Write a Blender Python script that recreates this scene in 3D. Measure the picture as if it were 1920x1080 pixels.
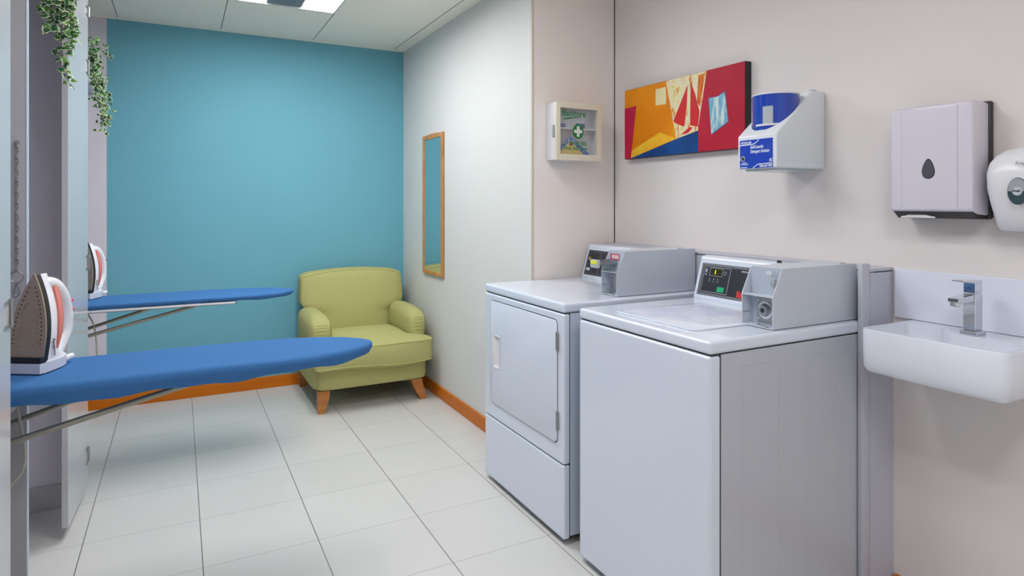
import bpy, bmesh, math, random
from mathutils import Vector, Matrix
random.seed(7)
PI = math.pi
S = bpy.context.scene
COL = S.collection
for o in list(bpy.data.objects): bpy.data.objects.remove(o)

# ---------------------------------------------------------------- camera
cam = bpy.data.objects.new('camera', bpy.data.cameras.new('camera'))
COL.objects.link(cam)
cam.data.sensor_width = 36.0
cam.data.lens = 1183.6 / 1920 * 36.0
cam.data.shift_y = -(540 - 380.3) / 1920
cam.data.clip_start = 0.02
cam.location = (0, 0, 1.30)
cam.rotation_euler = (PI / 2, 0, -0.4858)
S.camera = cam
# ---------------------------------------------------------------- world, exposure
w = bpy.data.worlds.new('world'); S.world = w; w.use_nodes = True
w.node_tree.nodes['Background'].inputs[0].default_value = (1.0, 0.98, 0.95, 1)
w.node_tree.nodes['Background'].inputs[1].default_value = 0.6  # added fill light, let in where the near wall is left out
S.view_settings.view_transform = 'Standard'
S.view_settings.look = 'None'
S.view_settings.gamma = 1.0
S.view_settings.use_curve_mapping = False
S.view_settings.exposure = 0.18
LAMP_POWER = 25.0      # emission strength of the fluorescent strips
# ceiling fixtures: x0, x1, y0, y1
FIX = [(0.25, 0.85, 2.95, 3.95), (0.25, 0.85, 1.55, 2.15), (0.25, 0.85, -0.25, 0.35)]
CEIL = 2.468

# ---------------------------------------------------------------- materials
def srgb(c):
    return tuple(((v / 255) / 12.92 if v / 255 <= 0.04045 else ((v / 255 + 0.055) / 1.055) ** 2.4) for v in c)
MATS = {}
def mat(name, rgb, rough=0.5, metal=0.0, coat=0.0, noise=0.0, nscale=8.0, bump=0.0, bscale=200.0, emit=0.0, alpha=1.0, trans=0.0, spec=0.5):
    if name in MATS: return MATS[name]
    m = bpy.data.materials.new(name); m.use_nodes = True
    nt = m.node_tree; b = nt.nodes['Principled BSDF']
    c = srgb(rgb)
    b.inputs['Base Color'].default_value = (*c, 1)
    b.inputs['Roughness'].default_value = rough
    b.inputs['Metallic'].default_value = metal
    b.inputs['Coat Weight'].default_value = coat
    b.inputs['Coat Roughness'].default_value = 0.04
    b.inputs['Specular IOR Level'].default_value = spec
    b.inputs['Alpha'].default_value = alpha
    b.inputs['Transmission Weight'].default_value = trans
    if emit:
        b.inputs['Emission Color'].default_value = (*c, 1)
        b.inputs['Emission Strength'].default_value = emit
    tc = nt.nodes.new('ShaderNodeTexCoord')
    if noise:
        n = nt.nodes.new('ShaderNodeTexNoise'); n.inputs['Scale'].default_value = nscale
        n.inputs['Detail'].default_value = 4
        nt.links.new(tc.outputs['Object'], n.inputs['Vector'])
        mx = nt.nodes.new('ShaderNodeMix'); mx.data_type = 'RGBA'
        mx.inputs[6].default_value = (*[max(0, v * (1 - noise)) for v in c], 1)
        mx.inputs[7].default_value = (*[min(1, v * (1 + noise)) for v in c], 1)
        nt.links.new(n.outputs['Fac'], mx.inputs[0])
        nt.links.new(mx.outputs[2], b.inputs['Base Color'])
    if bump:
        n2 = nt.nodes.new('ShaderNodeTexNoise'); n2.inputs['Scale'].default_value = bscale
        n2.inputs['Detail'].default_value = 3
        nt.links.new(tc.outputs['Object'], n2.inputs['Vector'])
        bp = nt.nodes.new('ShaderNodeBump'); bp.inputs['Strength'].default_value = bump
        bp.inputs['Distance'].default_value = 0.002
        nt.links.new(n2.outputs['Fac'], bp.inputs['Height'])
        nt.links.new(bp.outputs[0], b.inputs['Normal'])
    MATS[name] = m
    return m

def tile_floor():
    m = bpy.data.materials.new('floor_tiles'); m.use_nodes = True
    nt = m.node_tree; b = nt.nodes['Principled BSDF']; N = nt.nodes.new; L = nt.links.new
    tc = N('ShaderNodeTexCoord'); sp = N('ShaderNodeSeparateXYZ'); L(tc.outputs['Object'], sp.inputs[0])
    def M(op, a, bb=None, cc=None):
        n = N('ShaderNodeMath'); n.operation = op
        for i, v in enumerate((a, bb, cc)):
            if v is None: continue
            if isinstance(v, (int, float)): n.inputs[i].default_value = v
            else: L(v, n.inputs[i])
        return n.outputs[0]
    def line(coord, off, size, half):
        u = M('DIVIDE', M('SUBTRACT', coord, off), size)
        f = M('FRACT', u)
        d = M('MULTIPLY', M('MINIMUM', f, M('SUBTRACT', 1.0, f)), size)
        return M('LESS_THAN', d, half), M('FLOOR', u)
    lx, ix = line(sp.outputs[0], -0.3232, 0.40, 0.0017)
    ly, iy = line(sp.outputs[1], 4.4347, 0.38656, 0.0014)
    cell = N('ShaderNodeCombineXYZ'); L(ix, cell.inputs[0]); L(iy, cell.inputs[1])
    wn = N('ShaderNodeTexWhiteNoise'); L(cell.outputs[0], wn.inputs['Vector'])
    no = N('ShaderNodeTexNoise'); no.inputs['Scale'].default_value = 5; no.inputs['Detail'].default_value = 6
    L(tc.outputs['Object'], no.inputs['Vector'])
    no2 = N('ShaderNodeTexNoise'); no2.inputs['Scale'].default_value = 220; L(tc.outputs['Object'], no2.inputs['Vector'])
    v = M('ADD', M('ADD', M('MULTIPLY', wn.outputs['Value'], 0.02), M('MULTIPLY', no.outputs['Fac'], 0.05)), M('MULTIPLY', no2.outputs['Fac'], 0.03))
    base = M('ADD', v, 0.595)
    cc = N('ShaderNodeCombineColor')
    L(base, cc.inputs[0]); L(M('MULTIPLY', base, 0.985), cc.inputs[1]); L(M('MULTIPLY', base, 0.95), cc.inputs[2])
    m1 = N('ShaderNodeMix'); m1.data_type = 'RGBA'; L(M('MULTIPLY', ly, 0.55), m1.inputs[0]); L(cc.outputs[0], m1.inputs[6]); m1.inputs[7].default_value = (0.17, 0.15, 0.13, 1)
    m2 = N('ShaderNodeMix'); m2.data_type = 'RGBA'; L(M('MULTIPLY', lx, 0.85), m2.inputs[0]); L(m1.outputs[2], m2.inputs[6]); m2.inputs[7].default_value = (0.07, 0.06, 0.05, 1)
    L(m2.outputs[2], b.inputs['Base Color'])
    L(M('ADD', M('MULTIPLY', no.outputs['Fac'], 0.12), 0.26), b.inputs['Roughness'])
    bp = N('ShaderNodeBump'); bp.inputs['Strength'].default_value = 0.4; bp.inputs['Distance'].default_value = 0.001
    L(M('SUBTRACT', 1.0, M('MAXIMUM', lx, ly)), bp.inputs['Height']); L(bp.outputs[0], b.inputs['Normal'])
    return m

def streaks():   # white paint with scraped red and yellow strokes (the artwork's middle field)
    m = bpy.data.materials.new('scraped_paint'); m.use_nodes = True
    nt = m.node_tree; b = nt.nodes['Principled BSDF']; N = nt.nodes.new; L = nt.links.new
    tc = N('ShaderNodeTexCoord'); mp = N('ShaderNodeMapping'); mp.inputs['Scale'].default_value = (1, 28, 9); mp.inputs['Rotation'].default_value = (0.35, 0, 0)
    L(tc.outputs['Object'], mp.inputs[0])
    n = N('ShaderNodeTexNoise'); n.inputs['Scale'].default_value = 1.3; n.inputs['Detail'].default_value = 8; n.inputs['Roughness'].default_value = 0.7
    L(mp.outputs[0], n.inputs['Vector'])
    r = N('ShaderNodeValToRGB'); L(n.outputs['Fac'], r.inputs[0]); e = r.color_ramp.elements
    r.color_ramp.interpolation = 'LINEAR'
    e[0].position = 0.30; e[0].color = (*srgb((190, 60, 20)), 1)
    e[1].position = 0.40; e[1].color = (*srgb((228, 190, 70)), 1)
    for p, c in ((0.44, (236, 226, 170)), (0.55, (228, 222, 196)), (0.60, (235, 170, 40)), (0.66, (200, 30, 20))):
        x = e.new(p); x.color = (*srgb(c), 1)
    L(r.outputs[0], b.inputs['Base Color']); b.inputs['Roughness'].default_value = 0.5
    return m
def two_tone(name, c1, c2, scale, lo, hi, rough=0.5, stretch=(1, 1, 1)):
    m = bpy.data.materials.new(name); m.use_nodes = True
    nt = m.node_tree; b = nt.nodes['Principled BSDF']; N = nt.nodes.new; L = nt.links.new
    tc = N('ShaderNodeTexCoord'); mp = N('ShaderNodeMapping'); mp.inputs['Scale'].default_value = stretch
    L(tc.outputs['Object'], mp.inputs[0])
    n = N('ShaderNodeTexNoise'); n.inputs['Scale'].default_value = scale; n.inputs['Detail'].default_value = 6; L(mp.outputs[0], n.inputs['Vector'])
    r = N('ShaderNodeValToRGB'); L(n.outputs['Fac'], r.inputs[0]); e = r.color_ramp.elements
    e[0].position = lo; e[0].color = (*srgb(c1), 1); e[1].position = hi; e[1].color = (*srgb(c2), 1)
    L(r.outputs[0], b.inputs['Base Color']); b.inputs['Roughness'].default_value = rough
    b.inputs['Specular IOR Level'].default_value = 0.25
    return m

FLOOR = tile_floor()
BLUEWALL = mat('blue_wall_paint', (108, 173, 191), 0.75, noise=0.03, nscale=2, bump=0.25, bscale=350)
WHITEWALL = mat('white_wall_paint', (218, 219, 216), 0.7, noise=0.015, nscale=3, bump=0.25, bscale=350)
PINKWALL = mat('warm_wall_paint', (228, 222, 219), 0.6, noise=0.015, nscale=3, bump=0.2, bscale=350)
GREYWALL = mat('lilac_grey_paint', (216, 212, 222), 0.6, noise=0.015, nscale=3)
CEILM = mat('ceiling_board', (250, 244, 232), 0.85, noise=0.02, nscale=4)
SEAM = mat('dark_seam', (45, 43, 42), 0.8)
SEAMSOFT = mat('soft_seam', (120, 112, 108), 0.8)
SKIRT = two_tone('orange_wood', (196, 102, 8), (208, 118, 18), 3, 0.3, 0.7, 0.35, (1, 1, 12))
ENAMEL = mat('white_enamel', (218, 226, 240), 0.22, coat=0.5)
ENAMEL2 = mat('coin_box_enamel', (196, 203, 214), 0.35, coat=0.2, bump=0.1, bscale=600)
CABW = mat('white_laminate', (205, 206, 218), 0.3)
GLOSS = mat('gloss_white_door', (194, 195, 200), 0.14, coat=0.3)
DARK = mat('black_plastic', (24, 25, 30), 0.4)
PANEL = mat('console_black', (34, 36, 46), 0.35)
LINEW = mat('console_white_line', (190, 195, 205), 0.5)
CHROME = mat('chrome', (215, 218, 222), 0.08, metal=1.0)
STEEL = mat('brushed_steel', (170, 172, 172), 0.35, metal=1.0)
TUBE = mat('grey_tube', (150, 148, 136), 0.35, metal=0.6)
CERAMIC = mat('white_ceramic', (226, 231, 242), 0.08, coat=0.6)
SPLASH = mat('white_splashback', (228, 232, 246), 0.15)
BLUECLOTH = mat('blue_cloth', (62, 112, 168), 0.9, noise=0.10, nscale=260, bump=0.6, bscale=700, spec=0.2)
GREEN = mat('green_upholstery', (181, 178, 118), 0.9, noise=0.07, nscale=90, bump=0.6, bscale=500, spec=0.2)
GREENP = mat('green_piping', (176, 174, 108), 0.9)
LEGW = two_tone('chair_leg_wood', (176, 110, 58), (196, 132, 76), 6, 0.3, 0.7, 0.4, (1, 1, 6))
FRAMEW = two_tone('mirror_frame_wood', (176, 122, 66), (200, 148, 90), 8, 0.3, 0.7, 0.4, (3, 3, 1))
MIRROR = mat('mirror_glass', (225, 232, 232), 0.01, metal=1.0)
PLASTIC = mat('white_plastic', (228, 228, 232), 0.3)
LILAC = mat('pale_lilac_plastic', (214, 210, 222), 0.3)
SOLE = mat('soleplate', (176, 160, 144), 0.32, metal=0.7)
SALMON = mat('salmon_tank', (214, 118, 104), 0.2, coat=0.5)
COLW = mat('column_paint', (242, 234, 228), 0.6, noise=0.015, nscale=3, bump=0.2, bscale=350)
CREAM = mat('cream_frame', (222, 216, 196), 0.45)
BLACKED = mat('black_edge', (30, 28, 28), 0.5)
CLEARW = mat('clear_pane', (235, 240, 240), 0.05, alpha=0.07)
GREENT = mat('sign_green', (10, 120, 62), 0.5)

# ---------------------------------------------------------------- mesh helpers
ORG = {}
class MB:
    def __init__(s): s.bm = bmesh.new(); s.mats = []
    def mi(s, m):
        if m not in s.mats: s.mats.append(m)
        return s.mats.index(m)
    def add(s, t, m=None):
        i = s.mi(m)
        for f in t.faces: f.material_index = i
        me = bpy.data.meshes.new('t'); t.to_mesh(me); t.free()
        s.bm.from_mesh(me); bpy.data.meshes.remove(me)
        return s
    def box(s, x0, x1, y0, y1, z0, z1, bev=0, seg=3, m=None, taper=None):
        t = bmesh.new(); bmesh.ops.create_cube(t, size=1)
        for v in t.verts:
            v.co = Vector(((x0 + x1) / 2 + v.co.x * (x1 - x0), (y0 + y1) / 2 + v.co.y * (y1 - y0), (z0 + z1) / 2 + v.co.z * (z1 - z0)))
        if bev: bmesh.ops.bevel(t, geom=t.edges[:], offset=bev, segments=seg, profile=0.5, affect='EDGES')
        return s.add(t, m)
    def prism(s, pts, axis, a, b, bev=0, seg=2, m=None):
        """polygon pts in the two other axes (x,y order kept), extruded from a to b on axis"""
        t = bmesh.new()
        def mk(p, c):
            if axis == 'x': return (c, p[0], p[1])
            if axis == 'y': return (p[0], c, p[1])
            return (p[0], p[1], c)
        va = [t.verts.new(mk(p, a)) for p in pts]; vb = [t.verts.new(mk(p, b)) for p in pts]
        t.faces.new(va); t.faces.new(vb[::-1]); n = len(pts)
        for i in range(n): t.faces.new((va[i], vb[i], vb[(i + 1) % n], va[(i + 1) % n]))
        bmesh.ops.recalc_face_normals(t, faces=t.faces[:])
        if bev: bmesh.ops.bevel(t, geom=t.edges[:], offset=bev, segments=seg, profile=0.5, affect='EDGES')
        return s.add(t, m)
    def tube(s, pts, r, n=10, m=None, caps=True, flat=None, up=(0, 0, 1)):
        t = bmesh.new(); pts = [Vector(p) for p in pts]; rings = []
        up = Vector(up)
        for i, p in enumerate(pts):
            d = (pts[min(i + 1, len(pts) - 1)] - pts[max(i - 1, 0)]).normalized()
            u = up if abs(d.dot(up)) < 0.95 else Vector((0, 1, 0))
            a = d.cross(u).normalized(); b = a.cross(d).normalized()
            ri = r[i] if isinstance(r, (list, tuple)) else r
            ra, rb = (ri, ri) if flat is None else (ri, ri * flat)
            rings.append([t.verts.new(p + a * (ra * math.cos(2 * PI * k / n)) + b * (rb * math.sin(2 * PI * k / n))) for k in range(n)])
        for i in range(len(rings) - 1):
            for k in range(n):
                t.faces.new((rings[i][k], rings[i][(k + 1) % n], rings[i + 1][(k + 1) % n], rings[i + 1][k]))
        if caps: t.faces.new(rings[0][::-1]); t.faces.new(rings[-1])
        bmesh.ops.recalc_face_normals(t, faces=t.faces[:])
        return s.add(t, m)
    def loft(s, rings, m=None, caps=True):
        t = bmesh.new(); R = [[t.verts.new(p) for p in r] for r in rings]; n = len(R[0])
        for i in range(len(R) - 1):
            for k in range(n): t.faces.new((R[i][k], R[i][(k + 1) % n], R[i + 1][(k + 1) % n], R[i + 1][k]))
        if caps: t.faces.new(R[0][::-1]); t.faces.new(R[-1])
        bmesh.ops.recalc_face_normals(t, faces=t.faces[:])
        return s.add(t, m)
    def disc(s, c, axis, r, h, n=24, m=None, r2=None):
        pts = [Vector(c), Vector(c) + Vector(axis).normalized() * h]
        return s.tube(pts, [r, r if r2 is None else r2], n, m)
    def torus(s, c, nrm, R, r, m=None, n=24, k=8):
        nrm = Vector(nrm).normalized(); a = nrm.orthogonal().normalized(); b = nrm.cross(a)
        t = bmesh.new(); rings = []
        for i in range(n):
            an = 2 * PI * i / n; d = a * math.cos(an) + b * math.sin(an)
            rings.append([t.verts.new(Vector(c) + d * (R + r * math.cos(2 * PI * j / k)) + nrm * (r * math.sin(2 * PI * j / k))) for j in range(k)])
        for i in range(n):
            for j in range(k):
                t.faces.new((rings[i][j], rings[i][(j + 1) % k], rings[(i + 1) % n][(j + 1) % k], rings[(i + 1) % n][j]))
        bmesh.ops.recalc_face_normals(t, faces=t.faces[:])
        return s.add(t, m)
    def quad(s, pts, m=None):
        t = bmesh.new(); t.faces.new([t.verts.new(p) for p in pts]); return s.add(t, m)
    def build(s, name, m=None, parent=None, smooth=True, ang=40, wn=False):
        me = bpy.data.meshes.new(name)
        o0 = ORG.get(parent, Vector((0, 0, 0)))
        if parent is not None: bmesh.ops.translate(s.bm, verts=s.bm.verts, vec=-o0)
        s.bm.to_mesh(me); s.bm.free()
        if s.mats:
            for x in s.mats: me.materials.append(m if x is None else x)
        elif m is not None: me.materials.append(m)
        if smooth:
            me.shade_smooth(); me.set_sharp_from_angle(angle=math.radians(ang))
        o = bpy.data.objects.new(name, me); COL.objects.link(o)
        if parent is not None: o.parent = parent; ORG[o] = o0
        if wn:
            md = o.modifiers.new('wn', 'WEIGHTED_NORMAL'); md.keep_sharp = True
        return o
def subsurf(o, lv=2):
    md = o.modifiers.new('sub', 'SUBSURF'); md.levels = lv; md.render_levels = lv; return o
from mathutils.bvhtree import BVHTree
def surf(o):
    bpy.context.view_layer.update()
    dg = bpy.context.evaluated_depsgraph_get(); t = BVHTree.FromObject(o, dg)
    org = ORG.get(o, Vector((0, 0, 0)))
    def f(p, out=.001):
        q, n, i, d = t.find_nearest(Vector(p) - org)
        return tuple(q + org + n * out)
    return f
def cut(o, cutters):
    """cuts the boxes / meshes of MB cutters out of o and bakes the result"""
    tmp = []
    for c in cutters:
        k = c.build('cutter', None, None, smooth=False); k.location = -ORG.get(o, Vector((0, 0, 0)))
        tmp.append(k)
        md = o.modifiers.new('b', 'BOOLEAN'); md.object = k; md.operation = 'DIFFERENCE'; md.solver = 'EXACT'
    # o is evaluated unparented in its own space
    par = o.parent; o.parent = None
    bpy.context.view_layer.update()
    me = bpy.data.meshes.new_from_object(o.evaluated_get(bpy.context.evaluated_depsgraph_get()))
    o.modifiers.clear(); o.data = me; o.parent = par
    me.shade_smooth(); me.set_sharp_from_angle(angle=math.radians(35))
    for k in tmp: bpy.data.objects.remove(k)
    return o
def thing(name, label, cat, loc=(0, 0, 0), group=None):
    o = bpy.data.objects.new(name, None); COL.objects.link(o); o.location = loc
    o.empty_display_size = 0.05
    o['label'] = label; o['category'] = cat
    if group: o['group'] = group
    ORG[o] = Vector(loc)
    return o
def struct(o): o['kind'] = 'structure'; return o
def text(name, s, size, origin, right, up, m, parent, xs=1.0, shear=0.0, bold=0.0, align='LEFT', depth=0.0004):
    cu = bpy.data.curves.new(name, 'FONT'); cu.body = s; cu.size = size; cu.align_x = align
    cu.shear = shear; cu.offset = bold; cu.extrude = depth; cu.space_character = 1.02
    t = bpy.data.objects.new('tmp', cu); COL.objects.link(t)
    bpy.context.view_layer.update()
    me = bpy.data.meshes.new_from_object(t.evaluated_get(bpy.context.evaluated_depsgraph_get()))
    bpy.data.objects.remove(t)
    R = Vector(right).normalized(); U = Vector(up).normalized(); Nn = R.cross(U)
    M = Matrix((( R.x * xs, U.x, Nn.x, origin[0]), (R.y * xs, U.y, Nn.y, origin[1]), (R.z * xs, U.z, Nn.z, origin[2]), (0, 0, 0, 1)))
    me.transform(M); me.transform(Matrix.Translation(-ORG.get(parent, Vector((0, 0, 0)))))
    me.materials.clear(); me.materials.append(m)
    o = bpy.data.objects.new(name, me); COL.objects.link(o); o.parent = parent; ORG[o] = ORG.get(parent, Vector((0, 0, 0)))
    return o

# ================================================================ THE ROOM
XW, XC, YC, YB, XL, YN = 2.09, 1.544, 2.71, 4.73, -0.95, -1.7
struct(MB().box(XL - .1, XW + .1, YN - .1, YB + .1, -0.05, 0).build('floor', FLOOR, smooth=False))
# ceiling boards, left open where the light fittings sit
xs = [XL, FIX[0][0], FIX[0][1], XW]
c = MB(); c.box(XL, xs[1], YN, YB, CEIL, CEIL + .02); c.box(xs[2], XW, YN, YB, CEIL, CEIL + .02)
ys = [YN] + [v for f in sorted(FIX, key=lambda f: f[2]) for v in (f[2], f[3])] + [YB]
for i in range(0, len(ys), 2): c.box(xs[1], xs[2], ys[i], ys[i + 1], CEIL, CEIL + .02)
for X in (-0.34, 0.25, 0.85, 1.45):
    c.box(X - .0022, X + .0022, 4.02 if 0 < X < 1 else YN, 4.66, CEIL - .0006, CEIL + .001, m=None)
cb = c.build('ceiling', CEILM, smooth=False); struct(cb)
s = MB()
for X in (-0.34, 0.25, 0.85, 1.45):
    s.box(X - .0025, X + .0025, 3.96 if 0 < X < 1 else YN, 4.66, CEIL - .0012, CEIL + .001)
struct(s.build('trim_1', mat('ceiling_joint', (140, 140, 132), 0.8), smooth=False))
struct(MB().box(XL, XW, YN, YB, CEIL + .12, CEIL + .14).build('ceiling_void', CEILM, smooth=False))
s = MB(); s.box(XL - .1, -.403, YB, YB + .08, 0, 2.6, m=GREYWALL); s.box(-.403, XC + .1, YB, YB + .08, 0, 2.6, m=BLUEWALL)
struct(s.build('wall_back', None, smooth=False))
struct(MB().prism([(XC, YC), (XC, YB + .05), (XW + .2, YB + .05), (XW + .2, 2.77), (XW, 2.77)], 'z', 0, 2.6).build('wall_alcove', WHITEWALL, smooth=False))
struct(MB().prism([(XC + .002, YC - .001), (XC + .004, YC + .0005), (XW, 2.7705), (XW, 2.768)], 'z', 0, CEIL).build('wall_column', COLW, smooth=False))
struct(MB().box(XW, XW + .08, YN, 2.8, 0, 2.6).build('wall_right', PINKWALL, smooth=False))
struct(MB().box(XL - .08, XL, YN, YB, 0, 2.6).build('wall_left', GREYWALL, smooth=False))
struct(MB().box(XW - .003, XW - .0002, 2.764, 2.768, 0, CEIL).build('trim_2', SEAM, smooth=False))
struct(MB().box(XC - .0015, XC + .006, YC - .004, YC + .012, 0, CEIL, .001, 1).build('trim_3', mat('corner_bead', (196, 186, 170), 0.6), smooth=False))
struct(MB().box(XL, XC, YB - .012, YB, 0, .08, .002, 1).build('baseboard_back', SKIRT, smooth=False))
struct(MB().box(XC - .012, XC, YC + .01, YB - .012, 0, .08, .002, 1).build('baseboard_alcove', SKIRT, smooth=False))
struct(MB().box(XW - .012, XW, YN, 1.25, 0, .08, .002, 1).build('baseboard_right', SKIRT, smooth=False))

# ---------------------------------------------------------------- ceiling fittings
EMIT = bpy.data.materials.new('fluorescent'); EMIT.use_nodes = True
b = EMIT.node_tree.nodes['Principled BSDF']; b.inputs['Base Color'].default_value = (.9, .9, .9, 1)
b.inputs['Emission Color'].default_value = (0.98, 0.985, 1.0, 1); b.inputs['Emission Strength'].default_value = LAMP_POWER
FLAB = ['recessed twin fluorescent ceiling light near the blue wall', 'recessed twin fluorescent ceiling light above the washing machines', 'recessed twin fluorescent ceiling light nearest the open near end of the room']
for i, (x0, x1, y0, y1) in enumerate(FIX):
    t = thing('ceiling_light', FLAB[i], 'light', ((x0 + x1) / 2, (y0 + y1) / 2, CEIL), 'recessed ceiling lights')
    m = MB()
    for a, bb, cc, d in ((x0 + .012, x1 - .012, y0, y0 + .012), (x0 + .012, x1 - .012, y1 - .012, y1), (x0, x0 + .012, y0, y1), (x1 - .012, x1, y0, y1)):
        m.box(a, bb, cc, d, CEIL - .004, CEIL + .09)
    m.box(x0, x1, y0, y1, CEIL + .0901, CEIL + .095)
    m.build('housing', mat('white_housing', (215, 215, 210), 0.4), t, smooth=False)
    MB().box(x0 + .20, x1 - .20, y0 + .012, y1 - .012, CEIL + .001, CEIL + .06, .003, 1).build('centre_spine', mat('grey_spine', (120, 122, 130), 0.4), t, smooth=False)
    for xa, xb in ((x0 + .02, x0 + .195), (x1 - .195, x1 - .02)):
        MB().box(xa, xb, y0 + .02, y1 - .045, CEIL + .012, CEIL + .02).build('lamp_tray', EMIT, t, smooth=False)

# ================================================================ LEFT: BUILT-IN IRONING CABINETS
def ironing_cabinet(yh, ys, label, doorlabel, xe, xh, zb=0.0, near=True):
    """yh: hinge line of the open door, ys: inner face of the far side panel"""
    t = thing('ironing_cabinet', label, 'cabinet', (xe, (yh + ys) / 2, 0), 'built-in ironing cabinets')
    MB().box(XL, xe, ys, ys + .018, 0, CEIL, .001, 1).build('side_panel', mat('grey_laminate', (176, 176, 180), 0.4), t, smooth=False)
    MB().box(xe - .0005, xe + .004, ys - .001, ys + .019, 0, CEIL, .001, 1).build('edge_band', mat('pale_edging', (198, 210, 224), 0.3), t, smooth=False)
    if near: MB().box(XL, xe, yh - .06, yh - .04, 0, CEIL, .001, 1).build('side_panel', GREYWALL, t, smooth=False)
    MB().box(XL, XL + .02, yh - .04, ys, .1, CEIL, 0).build('back_panel', CABW, t, smooth=False)
    if near: MB().box(XL, xe - .01, yh - .068, yh - .06, 0, .10, .001, 1).build('plinth', mat('grey_plinth', (186, 184, 190), 0.4), t, smooth=False)
    d = MB().prism([(xh, yh), (xh - .022, yh), (xh - .042, yh - .406), (xh - .020, yh - .407)], 'z', .05, CEIL - .01, .0015, 1).build('door', GLOSS, t, smooth=False)
    d['label'] = doorlabel
    for z0, z1 in ((.155, .222), (1.005, 1.072), (1.865, 1.93), (2.12, 2.165)):
        h = MB(); h.tube([(xh + .004, yh - .012, z0), (xh + .004, yh - .012, z1)], .0045, 10)
        h.box(xh - .003, xh + .003, yh - .05, yh - .012, z1 - .008, z1 - .002); h.box(xh - .003, xh + .003, yh - .05, yh - .012, z0 + .002, z0 + .008)
        h.box(xh - .002, xh + .0015, yh - .02, yh + .001, z0, z1)
        h.build('hinge', STEEL, d)
    return t
t1 = ironing_cabinet(1.893, 2.325, 'nearest tall ironing cabinet at the left edge with its door folded open', 'glossy white door open at the left edge', -.400, -.355, near=True)
t2 = ironing_cabinet(3.352, 3.84, 'farther tall ironing cabinet with its near side wall beside the blue wall', 'glossy white door standing open along the aisle', -.42, -.3555)

# shelves above carrying the ivy
def shelf(y0, y1, z, label, x=-.45):
    o = MB().box(XL + .001, x, y0, y1, z, z + .018, .002, 1).build('shelf', CABW, smooth=False)
    o['label'] = label; o['category'] = 'shelf'; return o
shelf(3.862, YB - .002, 1.99, 'white shelf running to the blue wall under the farther ivy')
shelf(2.345, 3.288, 2.16, 'white shelf between the two ironing cabinets under the nearer ivy', -.47)

# chain on the side panel of the nearer cabinet
cy = 2.325 - .006
t = thing('hanging_chain', 'thin steel chain with ring and clasp hanging inside the nearest ironing cabinet', 'chain', (-.421, cy, 1.477))
MB().disc((-.421, cy + .007, 1.478), (0, -1, 0), .006, .008).build('screw', STEEL, t)
z = 1.472; links = MB(); k = 0
while z > 1.10:
    hgt = .014
    if k % 2: pts = [(-.421 + .0035 * math.sin(a), cy, z + hgt * .75 * math.cos(a)) for a in [2 * PI * i / 14 for i in range(15)]]
    else: pts = [(-.421, cy + .003 * math.sin(a), z + hgt * .75 * math.cos(a)) for a in [2 * PI * i / 14 for i in range(15)]]
    links.tube(pts, .0017, 6); z -= .0165; k += 1
links.build('links', STEEL, t)
MB().torus((-.421, cy, 1.082), (0, 1, 0), .0165, .0013).build('ring', STEEL, t)
cl = MB(); cl.tube([(-.421 + .006 * math.sin(a) * (1 - .4 * math.cos(a)), cy, 1.042 + .017 * math.cos(a)) for a in [2 * PI * i / 16 for i in range(16)]], .0017, 6); cl.tube([(-.421, cy, 1.066), (-.421, cy, 1.055)], .003, 8)
cl.build('clasp', STEEL, t)

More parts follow.
